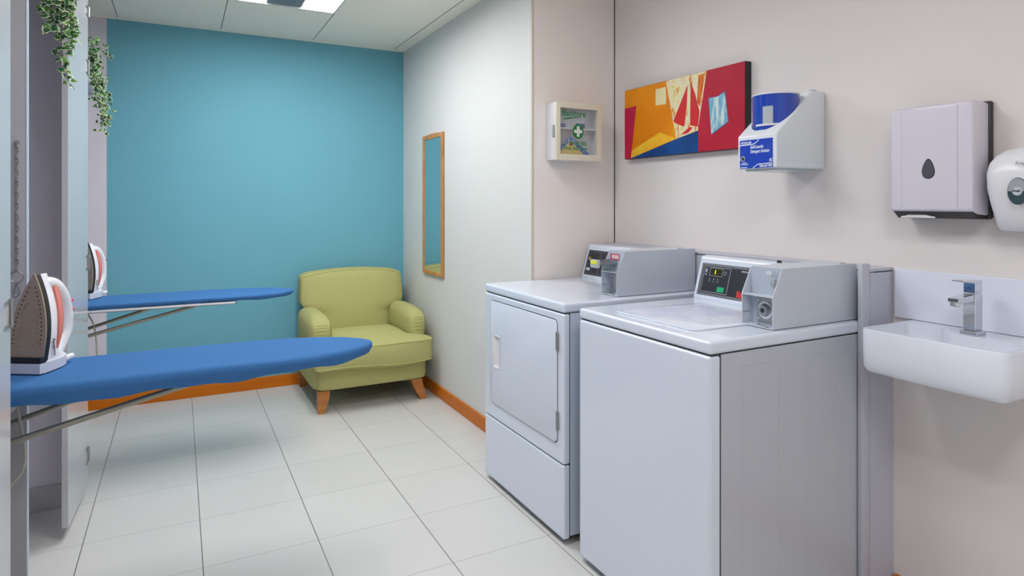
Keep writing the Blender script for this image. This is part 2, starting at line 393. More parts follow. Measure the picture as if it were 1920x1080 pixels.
# ---------------------------------------------------------------- ironing boards
def ironing_board(y0, label, drape, xt=.572, cut_back=-.60):
    zt = .83; t = thing('ironing_board', label, 'ironing board', (-.4, y0, zt), 'fold-down ironing boards')
    def hw(x):      # half width of the board at x
        if x < .18: return .163
        u = min(1, (x - .18) / (xt - .18))
        return .163 * max(0.0, 1 - u ** 2.6) ** .62
    N = 60; X = [cut_back + (xt - cut_back) * (1 - (1 - i / (N - 1)) ** 1.8) for i in range(N)]
    skew = lambda x: -.02 * max(0, (x - .1)) / .47
    side = [(x, hw(x)) for x in X]
    out = [(x, y0 + skew(x) + h) for x, h in side] + [(x, y0 + skew(x) - h) for x, h in side[-2::-1]]
    n = len(out)
    def ring(inset, z, wav=0, seed=0, yi=None):
        r = []
        for i, (x, y) in enumerate(out):
            px, py = out[max(i - 1, 0)]; qx, qy = out[min(i + 1, n - 1)]
            dx, dy = qx - px, qy - py; L = math.hypot(dx, dy) or 1
            nx, ny = dy / L, -dx / L     # outward is left/right normal
            if (x - .0) * 0 + (y - (y0 + skew(x))) * ny < 0 and abs(ny) > .2: nx, ny = -nx, -ny
            elif abs(ny) <= .2: nx, ny = (1, 0) if x > 0 else (-1, 0)
            zz = z + wav * (math.sin(x * 19 + seed) * .5 + math.sin(x * 43 + seed * 2) * .3 + math.sin(x * 7) * .4)
            X2, Y2 = x - nx * inset, y - ny * inset
            c0 = y0 + skew(x)
            if (Y2 - c0) * (y - c0) < 0: Y2 = c0
            r.append((X2, Y2, zz))
        return r
    full = drape > 0
    def drop(r_, k):      # the skirt gets shallower towards the nose
        return [(x, y, z - k * drape * (1 - max(0, min(1, (x - .15) / .4)) * .9)) for x, y, z in r_]
    if full: rings = [drop(ring(.030, zt - .030), .8), drop(ring(.008, zt - .034, .007, y0), 1), drop(ring(-.002, zt - .018, .003, 1), .4), ring(-.002, zt - .009, .001, 3), ring(.002, zt - .004), ring(.008, zt - .0008), ring(.022, zt + .0005)]
    else: rings = [ring(.030, zt - .026), ring(.012, zt - .028, .004, y0), ring(.001, zt - .017, .001, 1), ring(-.001, zt - .009), ring(.002, zt - .004), ring(.008, zt - .0008), ring(.022, zt + .0005)]
    cv = MB().loft(rings).build('cover', BLUECLOTH, t, ang=60)
    for sgn in ((-1, 1) if not full else ()):
        MB().tube([(x, y0 + skew(x) + sgn * (hw(x) - .007), zt - .033) for x in X if x < .27], .006, 8).build('rim', mat('board_rim', (224, 222, 226), 0.4), t)
    MB().box(cut_back, .26, y0 - .135, y0 + .135, zt - .044, zt - .031).build('tray', mat('perforated_tray', (120, 112, 112), 0.6), t, smooth=False)
    st = MB()
    for yy, xs2, zl in ((y0 - .105, .075, .664), (y0 + .095, -.04, .672)):
        s1 = MB().tube([(xs2, yy, zt - .045), (-.42, yy + (.02 if yy < y0 else 0), zl), (-.62, yy, zl - .06)], .0085, 10)
        s1.build('strut', TUBE, t)
    return t
B1 = ironing_board(2.165, 'nearer blue ironing board, its tip in front of the green armchair', .018, .586)
B2 = ironing_board(3.635, 'farther blue ironing board reaching along the blue wall', .000, .556)

# support brackets and cords below the boards
for i, (yy, lab) in enumerate(((2.26, 'white gusset bracket under the nearer ironing board'), (3.74, 'white gusset bracket under the farther ironing board'))):
    t = thing('board_bracket', lab, 'bracket', (-.5, yy, .6))
    MB().prism([(-.66, .77), (-.385, .77), (-.40, .72), (-.47, .66), (-.66, .50)], 'y', yy, yy + .006, .001, 1).build('gusset', PLASTIC, t, smooth=False)
    MB().prism([(-.66, .775), (-.385, .775), (-.385, .785), (-.66, .785)], 'y', yy - .03, yy + .03, .001, 1).build('flange', PLASTIC, t, smooth=False)
for yy, xx, lab in ((2.235, -.395, 'beige iron cord looping below the nearer ironing board'), (3.60, -.385, 'beige iron cord hanging below the farther ironing board')):
    pts = []
    P = [(xx - .03, yy, .80), (xx - .012, yy - .005, .74), (xx + .004, yy - .02, .66), (xx + .014, yy - .03, .60), (xx + .008, yy - .03, .55), (xx - .02, yy - .02, .51), (xx - .05, yy - .01, .47), (xx - .10, yy, .41)]
    if yy > 3: P = [(xx - .02, yy, .79), (xx + .015, yy - .01, .75), (xx + .035, yy - .02, .68), (xx + .04, yy - .02, .58), (xx + .035, yy - .02, .50), (xx + .015, yy, .44), (xx - .03, yy, .40)]
    for i in range(len(P) - 1):
        for k in range(5):
            u = k / 5; p0 = P[max(i - 1, 0)]; p1 = P[i]; p2 = P[i + 1]; p3 = P[min(i + 2, len(P) - 1)]
            pts.append(tuple(.5 * (2 * p1[j] + (p2[j] - p0[j]) * u + (2 * p0[j] - 5 * p1[j] + 4 * p2[j] - p3[j]) * u * u + (-p0[j] + 3 * p1[j] - 3 * p2[j] + p3[j]) * u ** 3) for j in range(3)))
    o = MB().tube(pts, .0038, 8).build('iron_cord', mat('beige_cord', (188, 184, 170), 0.6)); o['label'] = lab; o['category'] = 'cord'

# ---------------------------------------------------------------- steam irons (stand on the heel; +x handle side, y width)
def make_iron(label):
    t = thing('steam_iron', label, 'iron', (0, 0, 0), 'upright steam irons')
    H = .272; lean = .036
    def lx(z): return lean * (z / H)
    def w(z):
        if z < .09: return .049 + .004 * (z / .09)
        return .053 * (1 - ((z - .09) / (H - .09)) ** 2.0)
    zs = [.034 + (H - .001 - .034) * (1 - (1 - i / 24) ** 1.3) for i in range(25)]
    def plate(d0, d1, grow, zmin, name, m, zoff=0):
        Z = [max(zmin, z) for z in zs]
        L = [(w(z) + grow if i < 24 else .0005, z + (grow if i == 24 else 0)) for i, z in enumerate(Z)]
        front = [(lx(z) + d0, yy, z) for yy, z in L] + [(lx(z) + d0, -yy, z) for yy, z in L[::-1]]
        back = [(x - d0 + d1, y, z) for x, y, z in front]
        return MB().loft([front, back]).build(name, m, t, smooth=False)
    sp = plate(-.004, .002, 0, .034, 'soleplate', SOLE)
    plate(.002, .014, .0015, .030, 'base_strip', DARK)
    h = MB()
    for i in range(1, 15):
        z = .07 + (.232 - .07) * i / 14
        for sg in (-1, 1):
            y = sg * (w(z) - .012)
            if abs(y) > .002: h.disc((lx(z) - .0045, y, z), (-1, 0, 0), .0019, .0006, 8)
    random.seed(3)
    for i in range(60):
        z = random.uniform(.07, .19); y = random.choice((-1, 1)) * random.uniform(.35, .85) * (w(z) - .014)
        h.disc((lx(z) - .0045, y, z), (-1, 0, 0), .0009, .0004, 6)
    h.build('steam_vents', mat('vent_black', (20, 16, 14), .6), sp)
    def shell(z0, z1, dfun, wf, name, m, d0=.014, n=22, k=14):
        R = []
        for i in range(n):
            z = z0 + (z1 - z0) * i / (n - 1); W = max(.0015, w(min(z, H - .004)) * wf(z)); D = dfun(z)
            ring = []
            for j in range(k + 1):
                a = PI * j / k
                ring.append((lx(z) + d0 + (D - d0) * math.sin(a) ** .75 * 1.0, W * (1 if math.cos(a) > 0 else -1) * abs(math.cos(a)) ** .8, z))
            R.append(ring)
        return MB().loft(R).build(name, m, t, ang=50)
    bodyd = lambda z: .066 - .026 * max(0, (z - .15) / .12) ** 1.5 + .055 * max(0, 1 - (z - .03) / .05) ** 2
    shell(.030, H - .004, bodyd, lambda z: .99, 'body', PLASTIC)
    shell(.050, .244, lambda z: .040 + .047 * math.sin(PI * min(1, max(0, (z - .040) / .225))) ** .5, lambda z: .94 * min(1, .35 + 3.2 * math.sin(PI * min(1, max(0, (z - .046) / .202)))), 'water_tank', SALMON, d0=.048)
    # heel
    hp = lambda z: [(-.010, -.054, z), (.02, -.057, z), (.07, -.050, z), (.105, -.036, z), (.122, -.016, z), (.125, 0, z), (.122, .016, z), (.105, .036, z), (.07, .050, z), (.02, .057, z), (-.010, .054, z)]
    MB().loft([hp(.003), hp(.03)]).build('heel', mat('heel_grey', (205, 208, 218), .35), t, ang=50)
    MB().box(-.008, .012, -.053, .053, .0302, .046).build('heel_trim', DARK, t, smooth=False)
    MB().box(.010, .018, -.050, -.044, 0, .004).build('foot', PLASTIC, t, smooth=False)
    P = [(.062, 0, .236), (.080, 0, .238), (.102, 0, .228), (.122, 0, .206), (.137, 0, .178), (.145, 0, .145), (.146, 0, .112), (.139, 0, .085), (.118, 0, .060), (.100, 0, .046), (.085, 0, .040)]
    Rr_ = [.014, .019, .021, .0205, .019, .018, .018, .019, .022, .028, .032]
    path, rad = [], []
    for i in range(len(P) - 1):
        for k in range(4):
            u = k / 4; p0, p1, p2, p3 = P[max(i - 1, 0)], P[i], P[i + 1], P[min(i + 2, len(P) - 1)]
            path.append(tuple(.5 * (2 * p1[j] + (p2[j] - p0[j]) * u + (2 * p0[j] - 5 * p1[j] + 4 * p2[j] - p3[j]) * u * u + (-p0[j] + 3 * p1[j] - 3 * p2[j] + p3[j]) * u ** 3) for j in range(3)))
            rad.append(Rr_[i] + (Rr_[i + 1] - Rr_[i]) * u)
    MB().tube(path, rad, 16, up=(0, 1, 0)).build('handle', PLASTIC, t)
    MB().loft([[(.04 + (x - .04) * .98, sg, z) for x, y, z in path[::3]] + [(.05, sg, .05)] for sg in (-.011, .011)]).build('handle_web', mat('web_shaded_white', (206, 206, 214), .4), t, smooth=False)  # white recess, its shade put into the greyer colour
    bt = MB(); bt.disc((.156, -.004, .176), (1, 0, .2), .004, .012, 10); bt.disc((.160, -.004, .150), (1, 0, .1), .004, .010, 10); bt.build('buttons', mat('red_button', (200, 60, 70), .4), t)
    MB().tube([(.110, -.02, .014), (.140, -.026, .018)], [.010, .008], 12).build('cord_boss', PLASTIC, t)
    text('lettering', 'Panasonic', .0125, (.031, -.0560, .090), (.10, 0, -1), (1, 0, .1), mat('print_black', (25, 25, 40), .5), t, xs=.95, bold=.0002)
    return t
def copy_tree(o, parent=None):
    c = o.copy(); COL.objects.link(c)
    if parent is not None: c.parent = parent
    for ch in list(o.children): copy_tree(ch, c)
    return c
iron = make_iron('white and salmon steam iron standing upright on the nearer ironing board')
ang = math.radians(58)
def place(o, corner, an):
    # the heel corner (0.018, -0.057) lands on corner
    dx, dy = -.010, -.054
    o.location = (corner[0] - (dx * math.cos(an) - dy * math.sin(an)), corner[1] - (dx * math.sin(an) + dy * math.cos(an)), .8315)
    o.rotation_euler = (0, 0, an)
iron2 = copy_tree(iron)
iron2['label'] = 'white and salmon steam iron standing upright on the farther ironing board'
place(iron, (-.333, 2.113), ang)
place(iron2, (-.379, 3.643), ang)

# ---------------------------------------------------------------- ivy
LEAF = [(0, -.10), (.22, -.32), (.30, -.02), (.62, -.05), (.42, .28), (.40, .52), (.20, .55), (0, 1.0), (-.20, .55), (-.40, .52), (-.42, .28), (-.62, -.05), (-.30, -.02), (-.22, -.32)]
def ivy(name, label, anchor, strands, seed, pot):
    random.seed(seed); t = thing(name, label, 'plant', pot)
    gm = [mat('ivy_green', (34, 104, 52), .5), mat('ivy_deep', (22, 74, 40), .5), mat('ivy_fresh', (92, 142, 52), .5)]; cm = mat('ivy_cream', (206, 218, 180), .6)
    fo = MB(); vi = MB()
    verts = []
    bm = fo.bm; ic = fo.mi(cm); ig = [fo.mi(g) for g in gm]
    def leaf(p, sz):
        n = Vector((random.uniform(-.5, .9), random.uniform(-1.2, -.1), random.uniform(-.2, .9))).normalized()
        a = n.orthogonal().normalized(); a.rotate(Matrix.Rotation(random.uniform(0, 6.28), 3, n)); b = n.cross(a)
        if b.z > 0.2: a, b = -a, -b
        c = bm.verts.new(p + n * sz * .10 + b * sz * .15)
        inn = []; outp = []
        for i, (x, y) in enumerate(LEAF):
            cup = -abs(x) * .25 - .12 * y * y
            outp.append(bm.verts.new(p + a * (x * sz * 1.06) + b * (y * sz) + n * (cup * sz)))
            inn.append(bm.verts.new(p + a * (x * sz * .78) + b * ((.13 + (y - .13) * .78) * sz) + n * (cup * sz * .6 + sz * .03)))
        g = random.choice(ig[:2] if random.random() < .78 else ig[2:]); L = len(LEAF)
        for i in range(L):
            j = (i + 1) % L
            f = bm.faces.new((c, inn[i], inn[j])); f.material_index = g
            f = bm.faces.new((inn[i], outp[i], outp[j], inn[j])); f.material_index = ic if random.random() < .8 else g
    for (p0, drop, dx, dy, dens, spread, sz) in strands:
        p0 = Vector(p0); st = Vector(pot) + Vector((0, 0, .06)); pts = []
        for i in range(5):
            u = i / 5; pts.append(st.lerp(p0, u) + Vector((0, 0, .05 * math.sin(PI * u))))
        n = max(6, int(drop / .02))
        for i in range(n + 1):
            u = i / n; pts.append(p0 + Vector((dx * u + .006 * math.sin(u * 9 + p0.x * 90), dy * u + .006 * math.cos(u * 7 + p0.y * 50), -drop * u)))
        vi.tube(pts, .0012, 5)
        for i in range(3, len(pts)):
            for k in range(dens):
                taper = 1 - .35 * (i / len(pts))
                off = Vector((random.gauss(0, spread), random.gauss(0, spread), random.gauss(0, .012))) * taper
                leaf(pts[i] + off, sz * random.uniform(.7, 1.2))
    vi.build('vines', mat('vine_stem', (70, 82, 50), .7), t)
    fo.build('foliage', None, t, smooth=False)
    MB().tube([(pot[0], pot[1], pot[2]), (pot[0], pot[1], pot[2] + .09)], [.045, .058], 20).build('pot', mat('dark_pot', (24, 34, 30), .5), t)
    return t
ivy('ivy_plant', 'variegated ivy trailing between the two open cabinet doors, nearer the camera', None,
    [((-.375, 2.62, 2.15), .43, .035, .03, 3, .016, .022), ((-.345, 2.60, 2.15), .33, .02, .02, 3, .018, .022), ((-.405, 2.62, 2.15), .23, .03, .0, 3, .018, .022), ((-.37, 2.66, 2.15), .30, .03, .02, 3, .018, .022), ((-.40, 2.58, 2.15), .17, .02, .0, 3, .018, .022), ((-.33, 2.60, 2.15), .24, .01, .02, 2, .016, .022), ((-.425, 2.60, 2.15), .21, .03, .0, 3, .018, .023), ((-.40, 2.60, 2.15), .27, .02, .0, 3, .018, .023), ((-.35, 2.64, 2.15), .25, .02, .0, 3, .018, .023)],
    5, (-.55, 2.65, 2.1785))
ivy('ivy_plant', 'variegated ivy hanging from the shelf against the blue wall', None,
    [((-.405, 3.92, 2.08), .40, .045, .10, 4, .016, .019), ((-.385, 3.98, 2.10), .36, .04, .12, 4, .020, .019), ((-.40, 3.95, 2.14), .30, .03, .1, 4, .020, .019), ((-.40, 4.0, 2.08), .33, .06, .1, 4, .018, .019), ((-.355, 3.93, 2.14), .08, .04, .0, 2, .012, .019), ((-.41, 3.9, 2.12), .2, .03, .1, 4, .018, .019)],
    11, (-.52, 3.95, 2.0085))

# ================================================================ ARMCHAIR
def pipe(m, pts, r=.0045): m.tube(pts, r, 8)
t = thing('armchair', 'lime green upholstered armchair with wooden legs in the corner by the blue wall', 'armchair', (1.1, 4.3, 0))
def soft(name, bx, bulge=(0, 0, 0), bev=.02, m=GREEN, parent=t, cuts=6, shape=None, sag=None):
    x0, x1, y0, y1, z0, z1 = bx; bm = bmesh.new(); bmesh.ops.create_cube(bm, size=2)
    bmesh.ops.subdivide_edges(bm, edges=bm.edges[:], cuts=cuts, use_grid_fill=True)
    for v in bm.verts:
        x, y, z = v.co
        # superellipsoid-like rounding of the edges
        f = lambda a: (abs(a) ** 1.0)
        X, Y, Z = x, y, z
        bxx = (1 - y * y) * (1 - z * z); byy = (1 - x * x) * (1 - z * z); bzz = (1 - x * x) * (1 - y * y)
        hx, hy, hz = (x1 - x0) / 2, (y1 - y0) / 2, (z1 - z0) / 2
        def rnd(a, h, o1, o2, h1, h2):
            return a
        # round corners by distance beyond inner box
        r = bev; ix, iy, iz = hx - r, hy - r, hz - r
        P = Vector((x * hx, y * hy, z * hz)); Q = Vector((max(-ix, min(ix, P.x)), max(-iy, min(iy, P.y)), max(-iz, min(iz, P.z))))
        d = P - Q
        if d.length > 1e-9:
            mm = max(abs(d.x), abs(d.y), abs(d.z)); P = Q + d.normalized() * mm
        P.x += bulge[0] * bxx * (1 if x > 0 else -1) * abs(x); P.y += bulge[1] * byy * y; P.z += bulge[2] * bzz * z
        P += Vector(((x0 + x1) / 2, (y0 + y1) / 2, (z0 + z1) / 2))
        if shape: P = shape(P, (x, y, z))
        v.co = P
    mb = MB(); mb.add(bm); return subsurf(mb.build(name, m, parent, ang=180), 1)
# frame / skirt
def skirt_shape(P, q): return P
soft('base', (.745, 1.468, 3.975, 4.66, .128, .30), (0, .006, 0), .018, cuts=7)
side = soft('side_panel', (.733, .80, 4.02, 4.64, .132, .40), (.004, 0, 0), .016)
soft('side_panel', (1.405, 1.475, 4.02, 4.64, .132, .40), (.004, 0, 0), .016)
# seat cushion: wide in front of the arms, narrow between them, sagging front lip
def cshape(P, q):
    x, y, z = q
    if P.y > 4.03:
        k = min(1, (P.y - 4.03) / .03); lim = .245
        c = 1.10; P.x = c + max(-lim - .13 * (1 - k), min(lim + .13 * (1 - k), P.x - c))
    if z < 0: P.z += .012 * math.sin((P.x - .7) * 7.5) * (1 - abs(x)) ** .3
    if y < -.5: P.z -= .006 * math.cos(x * 2.4)
    return P
cush = soft('seat_cushion', (.722, 1.482, 3.905, 4.50, .262, .418), (.004, .012, .038), .022, cuts=14, shape=cshape)
F = surf(cush)
pp = MB()
pipe(pp, [F((.735 + (1.475 - .735) * i / 40, 3.90, .405)) for i in range(41)], .004)
pipe(pp, [F((.735 + (1.475 - .735) * i / 40, 3.90, .278 + .010 * math.sin((.035 + .74 * i / 40) * 7.5))) for i in range(41)], .004)
pipe(pp, [F((1.478 , 3.915 + .12 * i / 8, .405)) for i in range(9)], .004)
pp.build('piping', GREENP, cush)
# backrest: waisted between the arms, arched top, leaning back
def bshape(P, q):
    x, y, z = q; u = (P.z - .36) / (.83 - .36)
    c = 1.105; half = .365
    k = max(0, min(1, (.585 - P.z) / .05)); k = k * k * (3 - 2 * k)
    wid = half * (1 - .30 * k) - .012 * max(0, u - .5)
    P.x = c + (P.x - c) / half * wid
    if u > .6: P.z += .034 * (1 - x * x) * (u - .6) / .4
    P.y += .085 * u
    P.y += .012 * abs(x) ** 3 * (1 if y < 0 else 0)
    return P
bk = soft('backrest', (.740, 1.470, 4.44, 4.60, .36, .802), (0, .03, 0), .028, cuts=14, shape=bshape)
pp = MB()
pts = []
for sgn in (-1, 1):
    L = []
    for i in range(26):
        zz = .56 + (.785 - .56) * i / 25; u = (zz - .36) / .47; L.append((1.105 + sgn * (.359 - .012 * max(0, u - .5)), 4.455 + .085 * u, zz))
    pts.append(L)
top = [(1.105 + .352 * (-1 + 2 * i / 24), 4.455 + .085 * .95 , .79 + .034 * (1 - (-1 + 2 * i / 24) ** 2)) for i in range(25)]
F = surf(bk)
pipe(pp, [F((x, y - .01, z), .0005) for x, y, z in pts[0] + top + pts[1][::-1]], .0035)
pp.build('piping', GREENP, bk)
# arms: rolled tops, gathered fronts
def arm(x0, x1, sg):
    def ash(P, q):
        x, y, z = q
        # roll: top bulges outward, lower part narrower
        c = (x0 + x1) / 2; u = (P.z - .30) / .25
        P.x = c + (P.x - c) * (.86 + .16 * max(0, min(1, (u - .25) / .4)))
        if P.y < 4.2: P.z -= .022 * ((4.2 - P.y) / .15) ** 2 * max(0, u)
        return P
    a = soft('arm', (x0, x1, 4.045, 4.56, .30, .578), (.008, .012, .012), .05, cuts=9, shape=ash)
    g = MB(); FA = surf(a)
    for k in range(5):
        z = .545 - .024 * k
        g.tube([FA((x0 + .014 + (x1 - x0 - .028) * i / 14, 4.02, z + .008 * math.sin(PI * i / 14)), -.001) for i in range(15)], [.0006 + .0045 * math.sin(PI * i / 14) for i in range(15)], 6)
    g.build('gathers', GREEN, a)
arm(.722, .862, -1); arm(1.355, 1.490, 1)
def legm(pts, sizes):
    r = []
    for (x, y, z), s in zip(pts, sizes): r.append([(x - s, y - s * .8, z), (x + s, y - s * .8, z), (x + s, y + s * .8, z), (x - s, y + s * .8, z)])
    return MB().loft(r)
for pts in ([(.795, 4.02, .134), (.792, 4.012, .09), (.784, 4.003, .045), (.777, 3.995, 0)], [(1.395, 4.02, .134), (1.405, 4.012, .09), (1.422, 4.003, .045), (1.438, 3.995, 0)],
            [(.775, 4.62, .14), (.775, 4.63, .09), (.775, 4.645, .045), (.778, 4.66, 0)], [(1.43, 4.62, .14), (1.43, 4.63, .09), (1.43, 4.645, .045), (1.43, 4.66, 0)]):
    legm(pts, (.036, .033, .028, .020)).build('leg', LEGW, t, smooth=False)

# ================================================================ MIRROR
t = thing('wall_mirror', 'tall narrow wood-framed mirror on the white wall beside the armchair', 'mirror', (1.544, 4.06, 1.29))
f = MB(); y0, y1, z0, z1 = 3.872, 4.250, .808, 1.768
f.box(1.526, 1.542, y0, y0 + .026, z0, z1, .003, 2); f.box(1.526, 1.542, y1 - .026, y1, z0, z1, .003, 2)
ya2, yb3 = y0 + .0262, y1 - .0262
arc = [(ya2 + (yb3 - ya2) * i / 12, z1 - .002 + .006 * math.sin(PI * i / 12)) for i in range(13)]
f.prism([(ya2, z1 - .03)] + arc + [(yb3, z1 - .03)], 'x', 1.526, 1.542, .002, 1)
f.box(1.526, 1.542, ya2, yb3, z0, z0 + .026, .003, 2)
f.build('frame', FRAMEW, t, smooth=False)
MB().box(1.532, 1.541, y0 + .02, y1 - .02, z0 + .02, z1 - .022).build('glass', MIRROR, t, smooth=False)

# ================================================================ FIRST AID BOX (on the column)
X0, X1, Y0, Y1, Z0, Z1 = 1.627, 1.898, 2.622, 2.714, 1.512, 1.794
t = thing('first_aid_cabinet', 'small cream first aid box with a glazed front on the column', 'first aid box', (1.76, 2.71, Z0))
b_ = MB().box(X0, X1, Y0 + .0125, Y1 + .001, Z0, Z1, .002, 2).build('case', PLASTIC, t, smooth=False)
cut(b_, [MB().box(X0 + .004, X1 - .004, Y0 - .02, Y1 - .008, Z0 + .004, Z1 - .004)])
MB().box(X0 + .005, X1 - .005, Y0 + .02, Y1 - .006, 1.668, 1.673).build('shelf', PLASTIC, t, smooth=False)
d = MB().box(X0 - .002, X1 + .002, Y0 - .006, Y0 + .012, Z0 - .003, Z1 + .003, .005, 2).build('door', CREAM, t, smooth=False)
cut(d, [MB().box(X0 + .022, X1 - .028, Y0 - .05, Y0 + .05, Z0 + .028, Z1 - .027)])
MB().box(X0 + .02, X1 - .026, Y0 + .003, Y0 + .005, Z0 + .026, Z1 - .025).build('pane', CLEARW, d, smooth=False)
MB().box(X0 - .009, X0 + .001, Y0 + .006, Y0 + .026, 1.622, 1.682, .004, 2).build('latch', mat('grey_latch', (150, 160, 165), .3), t)
yp = Y0 + .0025
text('lettering', 'Banitore', .043, (1.664, yp, 1.728), (1, 0, 0), (0, 0, 1), GREENT, d, xs=.92, bold=.0006)
sw = MB()
sp_ = [(1.672 + .112 * i / 14, 1.713 + .010 * math.sin(PI * .5 * i / 14)) for i in range(15)]
sw.prism([(x, z + .0055 * math.sin(PI * min(1, (i + 2) / 16)) * (1 - i / 18)) for i, (x, z) in enumerate(sp_)] + [(x, z - .0035 * (1 - i / 16)) for i, (x, z) in reversed(list(enumerate(sp_)))], 'y', yp - .0004, yp)
sw.build('swoosh', GREENT, d, smooth=False)
cr = MB(); n = 28; R = .034; ccx, ccz = 1.758, 1.655
cr.prism([(ccx + R * .95 * math.cos(2 * PI * i / n), ccz + R * 1.08 * math.sin(2 * PI * i / n)) for i in range(n)], 'y', yp - .0004, yp)
o = cr.build('cross_disc', GREENT, d, smooth=False)
c2 = MB(); a_, b1_, b2_ = .008, .024, .026
c2.prism([(ccx + u, ccz + v) for u, v in ((-a_, -b2_), (a_, -b2_), (a_, -a_), (b1_, -a_), (b1_, a_), (a_, a_), (a_, b2_), (-a_, b2_), (-a_, a_), (-b1_, a_), (-b1_, -a_), (-a_, -a_))], 'y', yp - .0009, yp - .0004)
c2.build('cross', mat('cross_white', (215, 222, 215), .5), d, smooth=False)
text('lettering', 'First Aid Box', .027, (1.672, yp, 1.562), (1, 0, 0), (0, 0, 1), GREENT, d, xs=.95, bold=.0004)
text('lettering', '\u6025\u6551\u7bb1', .024, (1.700, yp, 1.586), (1, 0, 0), (0, 0, 1), GREENT, d, xs=1.5)
# contents
def plain(name, label, cat, mb, m=None):
    o = mb.build(name, m, smooth=False); o['label'] = label; o['category'] = cat; return o
plain('medicine_box', 'white and blue packet on the upper shelf of the first aid box', 'box', MB().box(1.665, 1.828, 2.672, 2.70, 1.6735, 1.752, m=mat('pack_white', (205, 215, 225), .5)).box(1.775, 1.829, 2.671, 2.6725, 1.675, 1.702, m=mat('pack_blue', (60, 90, 170), .5)))
plain('bandage_roll', 'violet wrapped bandage at the left of the upper first aid shelf', 'bandage', MB().tube([(1.64, 2.66, 1.684), (1.70, 2.655, 1.684)], .0105, 12), mat('violet_wrap', (120, 110, 170), .6))
plain('yellow_packet', 'small yellow packet at the lower left of the first aid box', 'packet', MB().box(1.636, 1.676, 2.665, 2.69, 1.5165, 1.650), mat('pack_yellow', (206, 186, 70), .5))
tb = MB(); yy = 2.645
tb.prism([(1.640, 1.5165), (1.640, 1.555), (1.728, 1.632), (1.880, 1.5165)], 'y', yy, yy + .010, m=two_tone('blue_print', (40, 80, 170), (150, 180, 225), 90, .45, .6))
tb.prism([(1.645, 1.5165), (1.645, 1.537), (1.728, 1.610), (1.830, 1.5165)], 'y', yy - .002, yy - .0002, m=mat('kerchief_yellow', (220, 200, 110), .6))
tb.disc((1.726, yy - .0045, 1.592), (0, -1, 0), .009, .002, 14, m=mat('kerchief_red', (190, 60, 40), .6))
plain('triangular_packet', 'blue and yellow triangular bandage packet in the bottom of the first aid box', 'packet', tb)

# ================================================================ PICTURE
t = thing('canvas_painting', 'long abstract painting in red, orange and blue on the right wall', 'painting', (XW, 2.235, 1.706))
y0, y1, z0, z1 = 1.842, 2.632, 1.526, 1.882
MB().box(XW - .036, XW - .001, y0, y1, z0, z1).build('canvas_edge', BLACKED, t, smooth=False)
pf = MB(); xf = XW - .0362
def patch(pts, m, k): pf.prism([(min(y1 - .001, max(y0 + .001, a)), min(z1 - .001, max(z0 + .001, b))) for a, b in pts], 'x', xf - .0004 * k, xf, m=m)
ORA = two_tone('paint_orange', (218, 124, 0), (240, 152, 6), 3, .3, .7)
CRI = two_tone('paint_crimson', (172, 14, 42), (196, 34, 64), 4, .3, .7)
patch([(y0, z0), (y1, z0), (y1, z1), (y0, z1)], ORA, 1)
patch([(2.60, 1.56), (2.581, 1.529), (2.25, 1.60), (2.36, 1.64)], two_tone('paint_yellow', (236, 170, 30), (244, 200, 60), 14, .35, .65), 2)
patch([(2.318, 1.882), (2.054, 1.882), (2.106, 1.639), (2.108, 1.625), (2.247, 1.597)], streaks(), 2)
patch([(2.054, 1.882), (y0, 1.882), (y0, z0), (2.106, z0), (2.106, 1.639)], CRI, 3)
patch([(2.391, 1.852), (2.32, 1.853), (2.315, 1.80), (2.318, 1.770), (2.391, 1.774)], mat('paint_cream', (236, 222, 168), .6), 3)
patch([(y1, 1.789), (2.538, 1.792), (2.545, 1.75), (2.56, 1.66), (2.581, z0), (y1, z0)], two_tone('paint_pink', (186, 14, 62), (204, 34, 76), 6, .3, .7), 3)
patch([(2.584, z0), (2.247, 1.598), (2.106, 1.623), (2.106, z0)], two_tone('paint_blue', (0, 54, 112), (14, 78, 146), 9, .3, .7), 3)
patch([(2.172, 1.838), (2.265, 1.684), (2.257, 1.675), (2.200, 1.651), (2.192, 1.655), (2.178, 1.742)], mat('paint_red', (206, 6, 14), .5), 4)
patch([(2.153, 1.848), (2.156, 1.652), (2.108, 1.641), (2.098, 1.707), (2.125, 1.79)], mat('paint_red', (206, 6, 14), .5), 4)
patch([(2.104, 1.87), (2.064, 1.872), (2.096, 1.73), (2.112, 1.75)], two_tone('paint_brick', (206, 70, 20), (226, 150, 40), 30, .4, .6, stretch=(1, 1, .3)), 4)
patch([(2.215, 1.615), (2.16, 1.645), (2.14, 1.64), (2.17, 1.618)], MATS['paint_red'], 4)
patch([(2.045, 1.760), (1.989, 1.760), (1.949, 1.776), (1.929, 1.643), (2.027, 1.596)], mat('paint_outline_blue', (60, 110, 160), .6), 4)
patch([(2.041, 1.757), (1.989, 1.757), (1.951, 1.771), (1.933, 1.645), (2.026, 1.601)], two_tone('paint_ice_blue', (110, 176, 200), (214, 226, 224), 30, .45, .62, stretch=(1, 2, .5)), 5)
pf.build('painted_face', None, t, smooth=False)

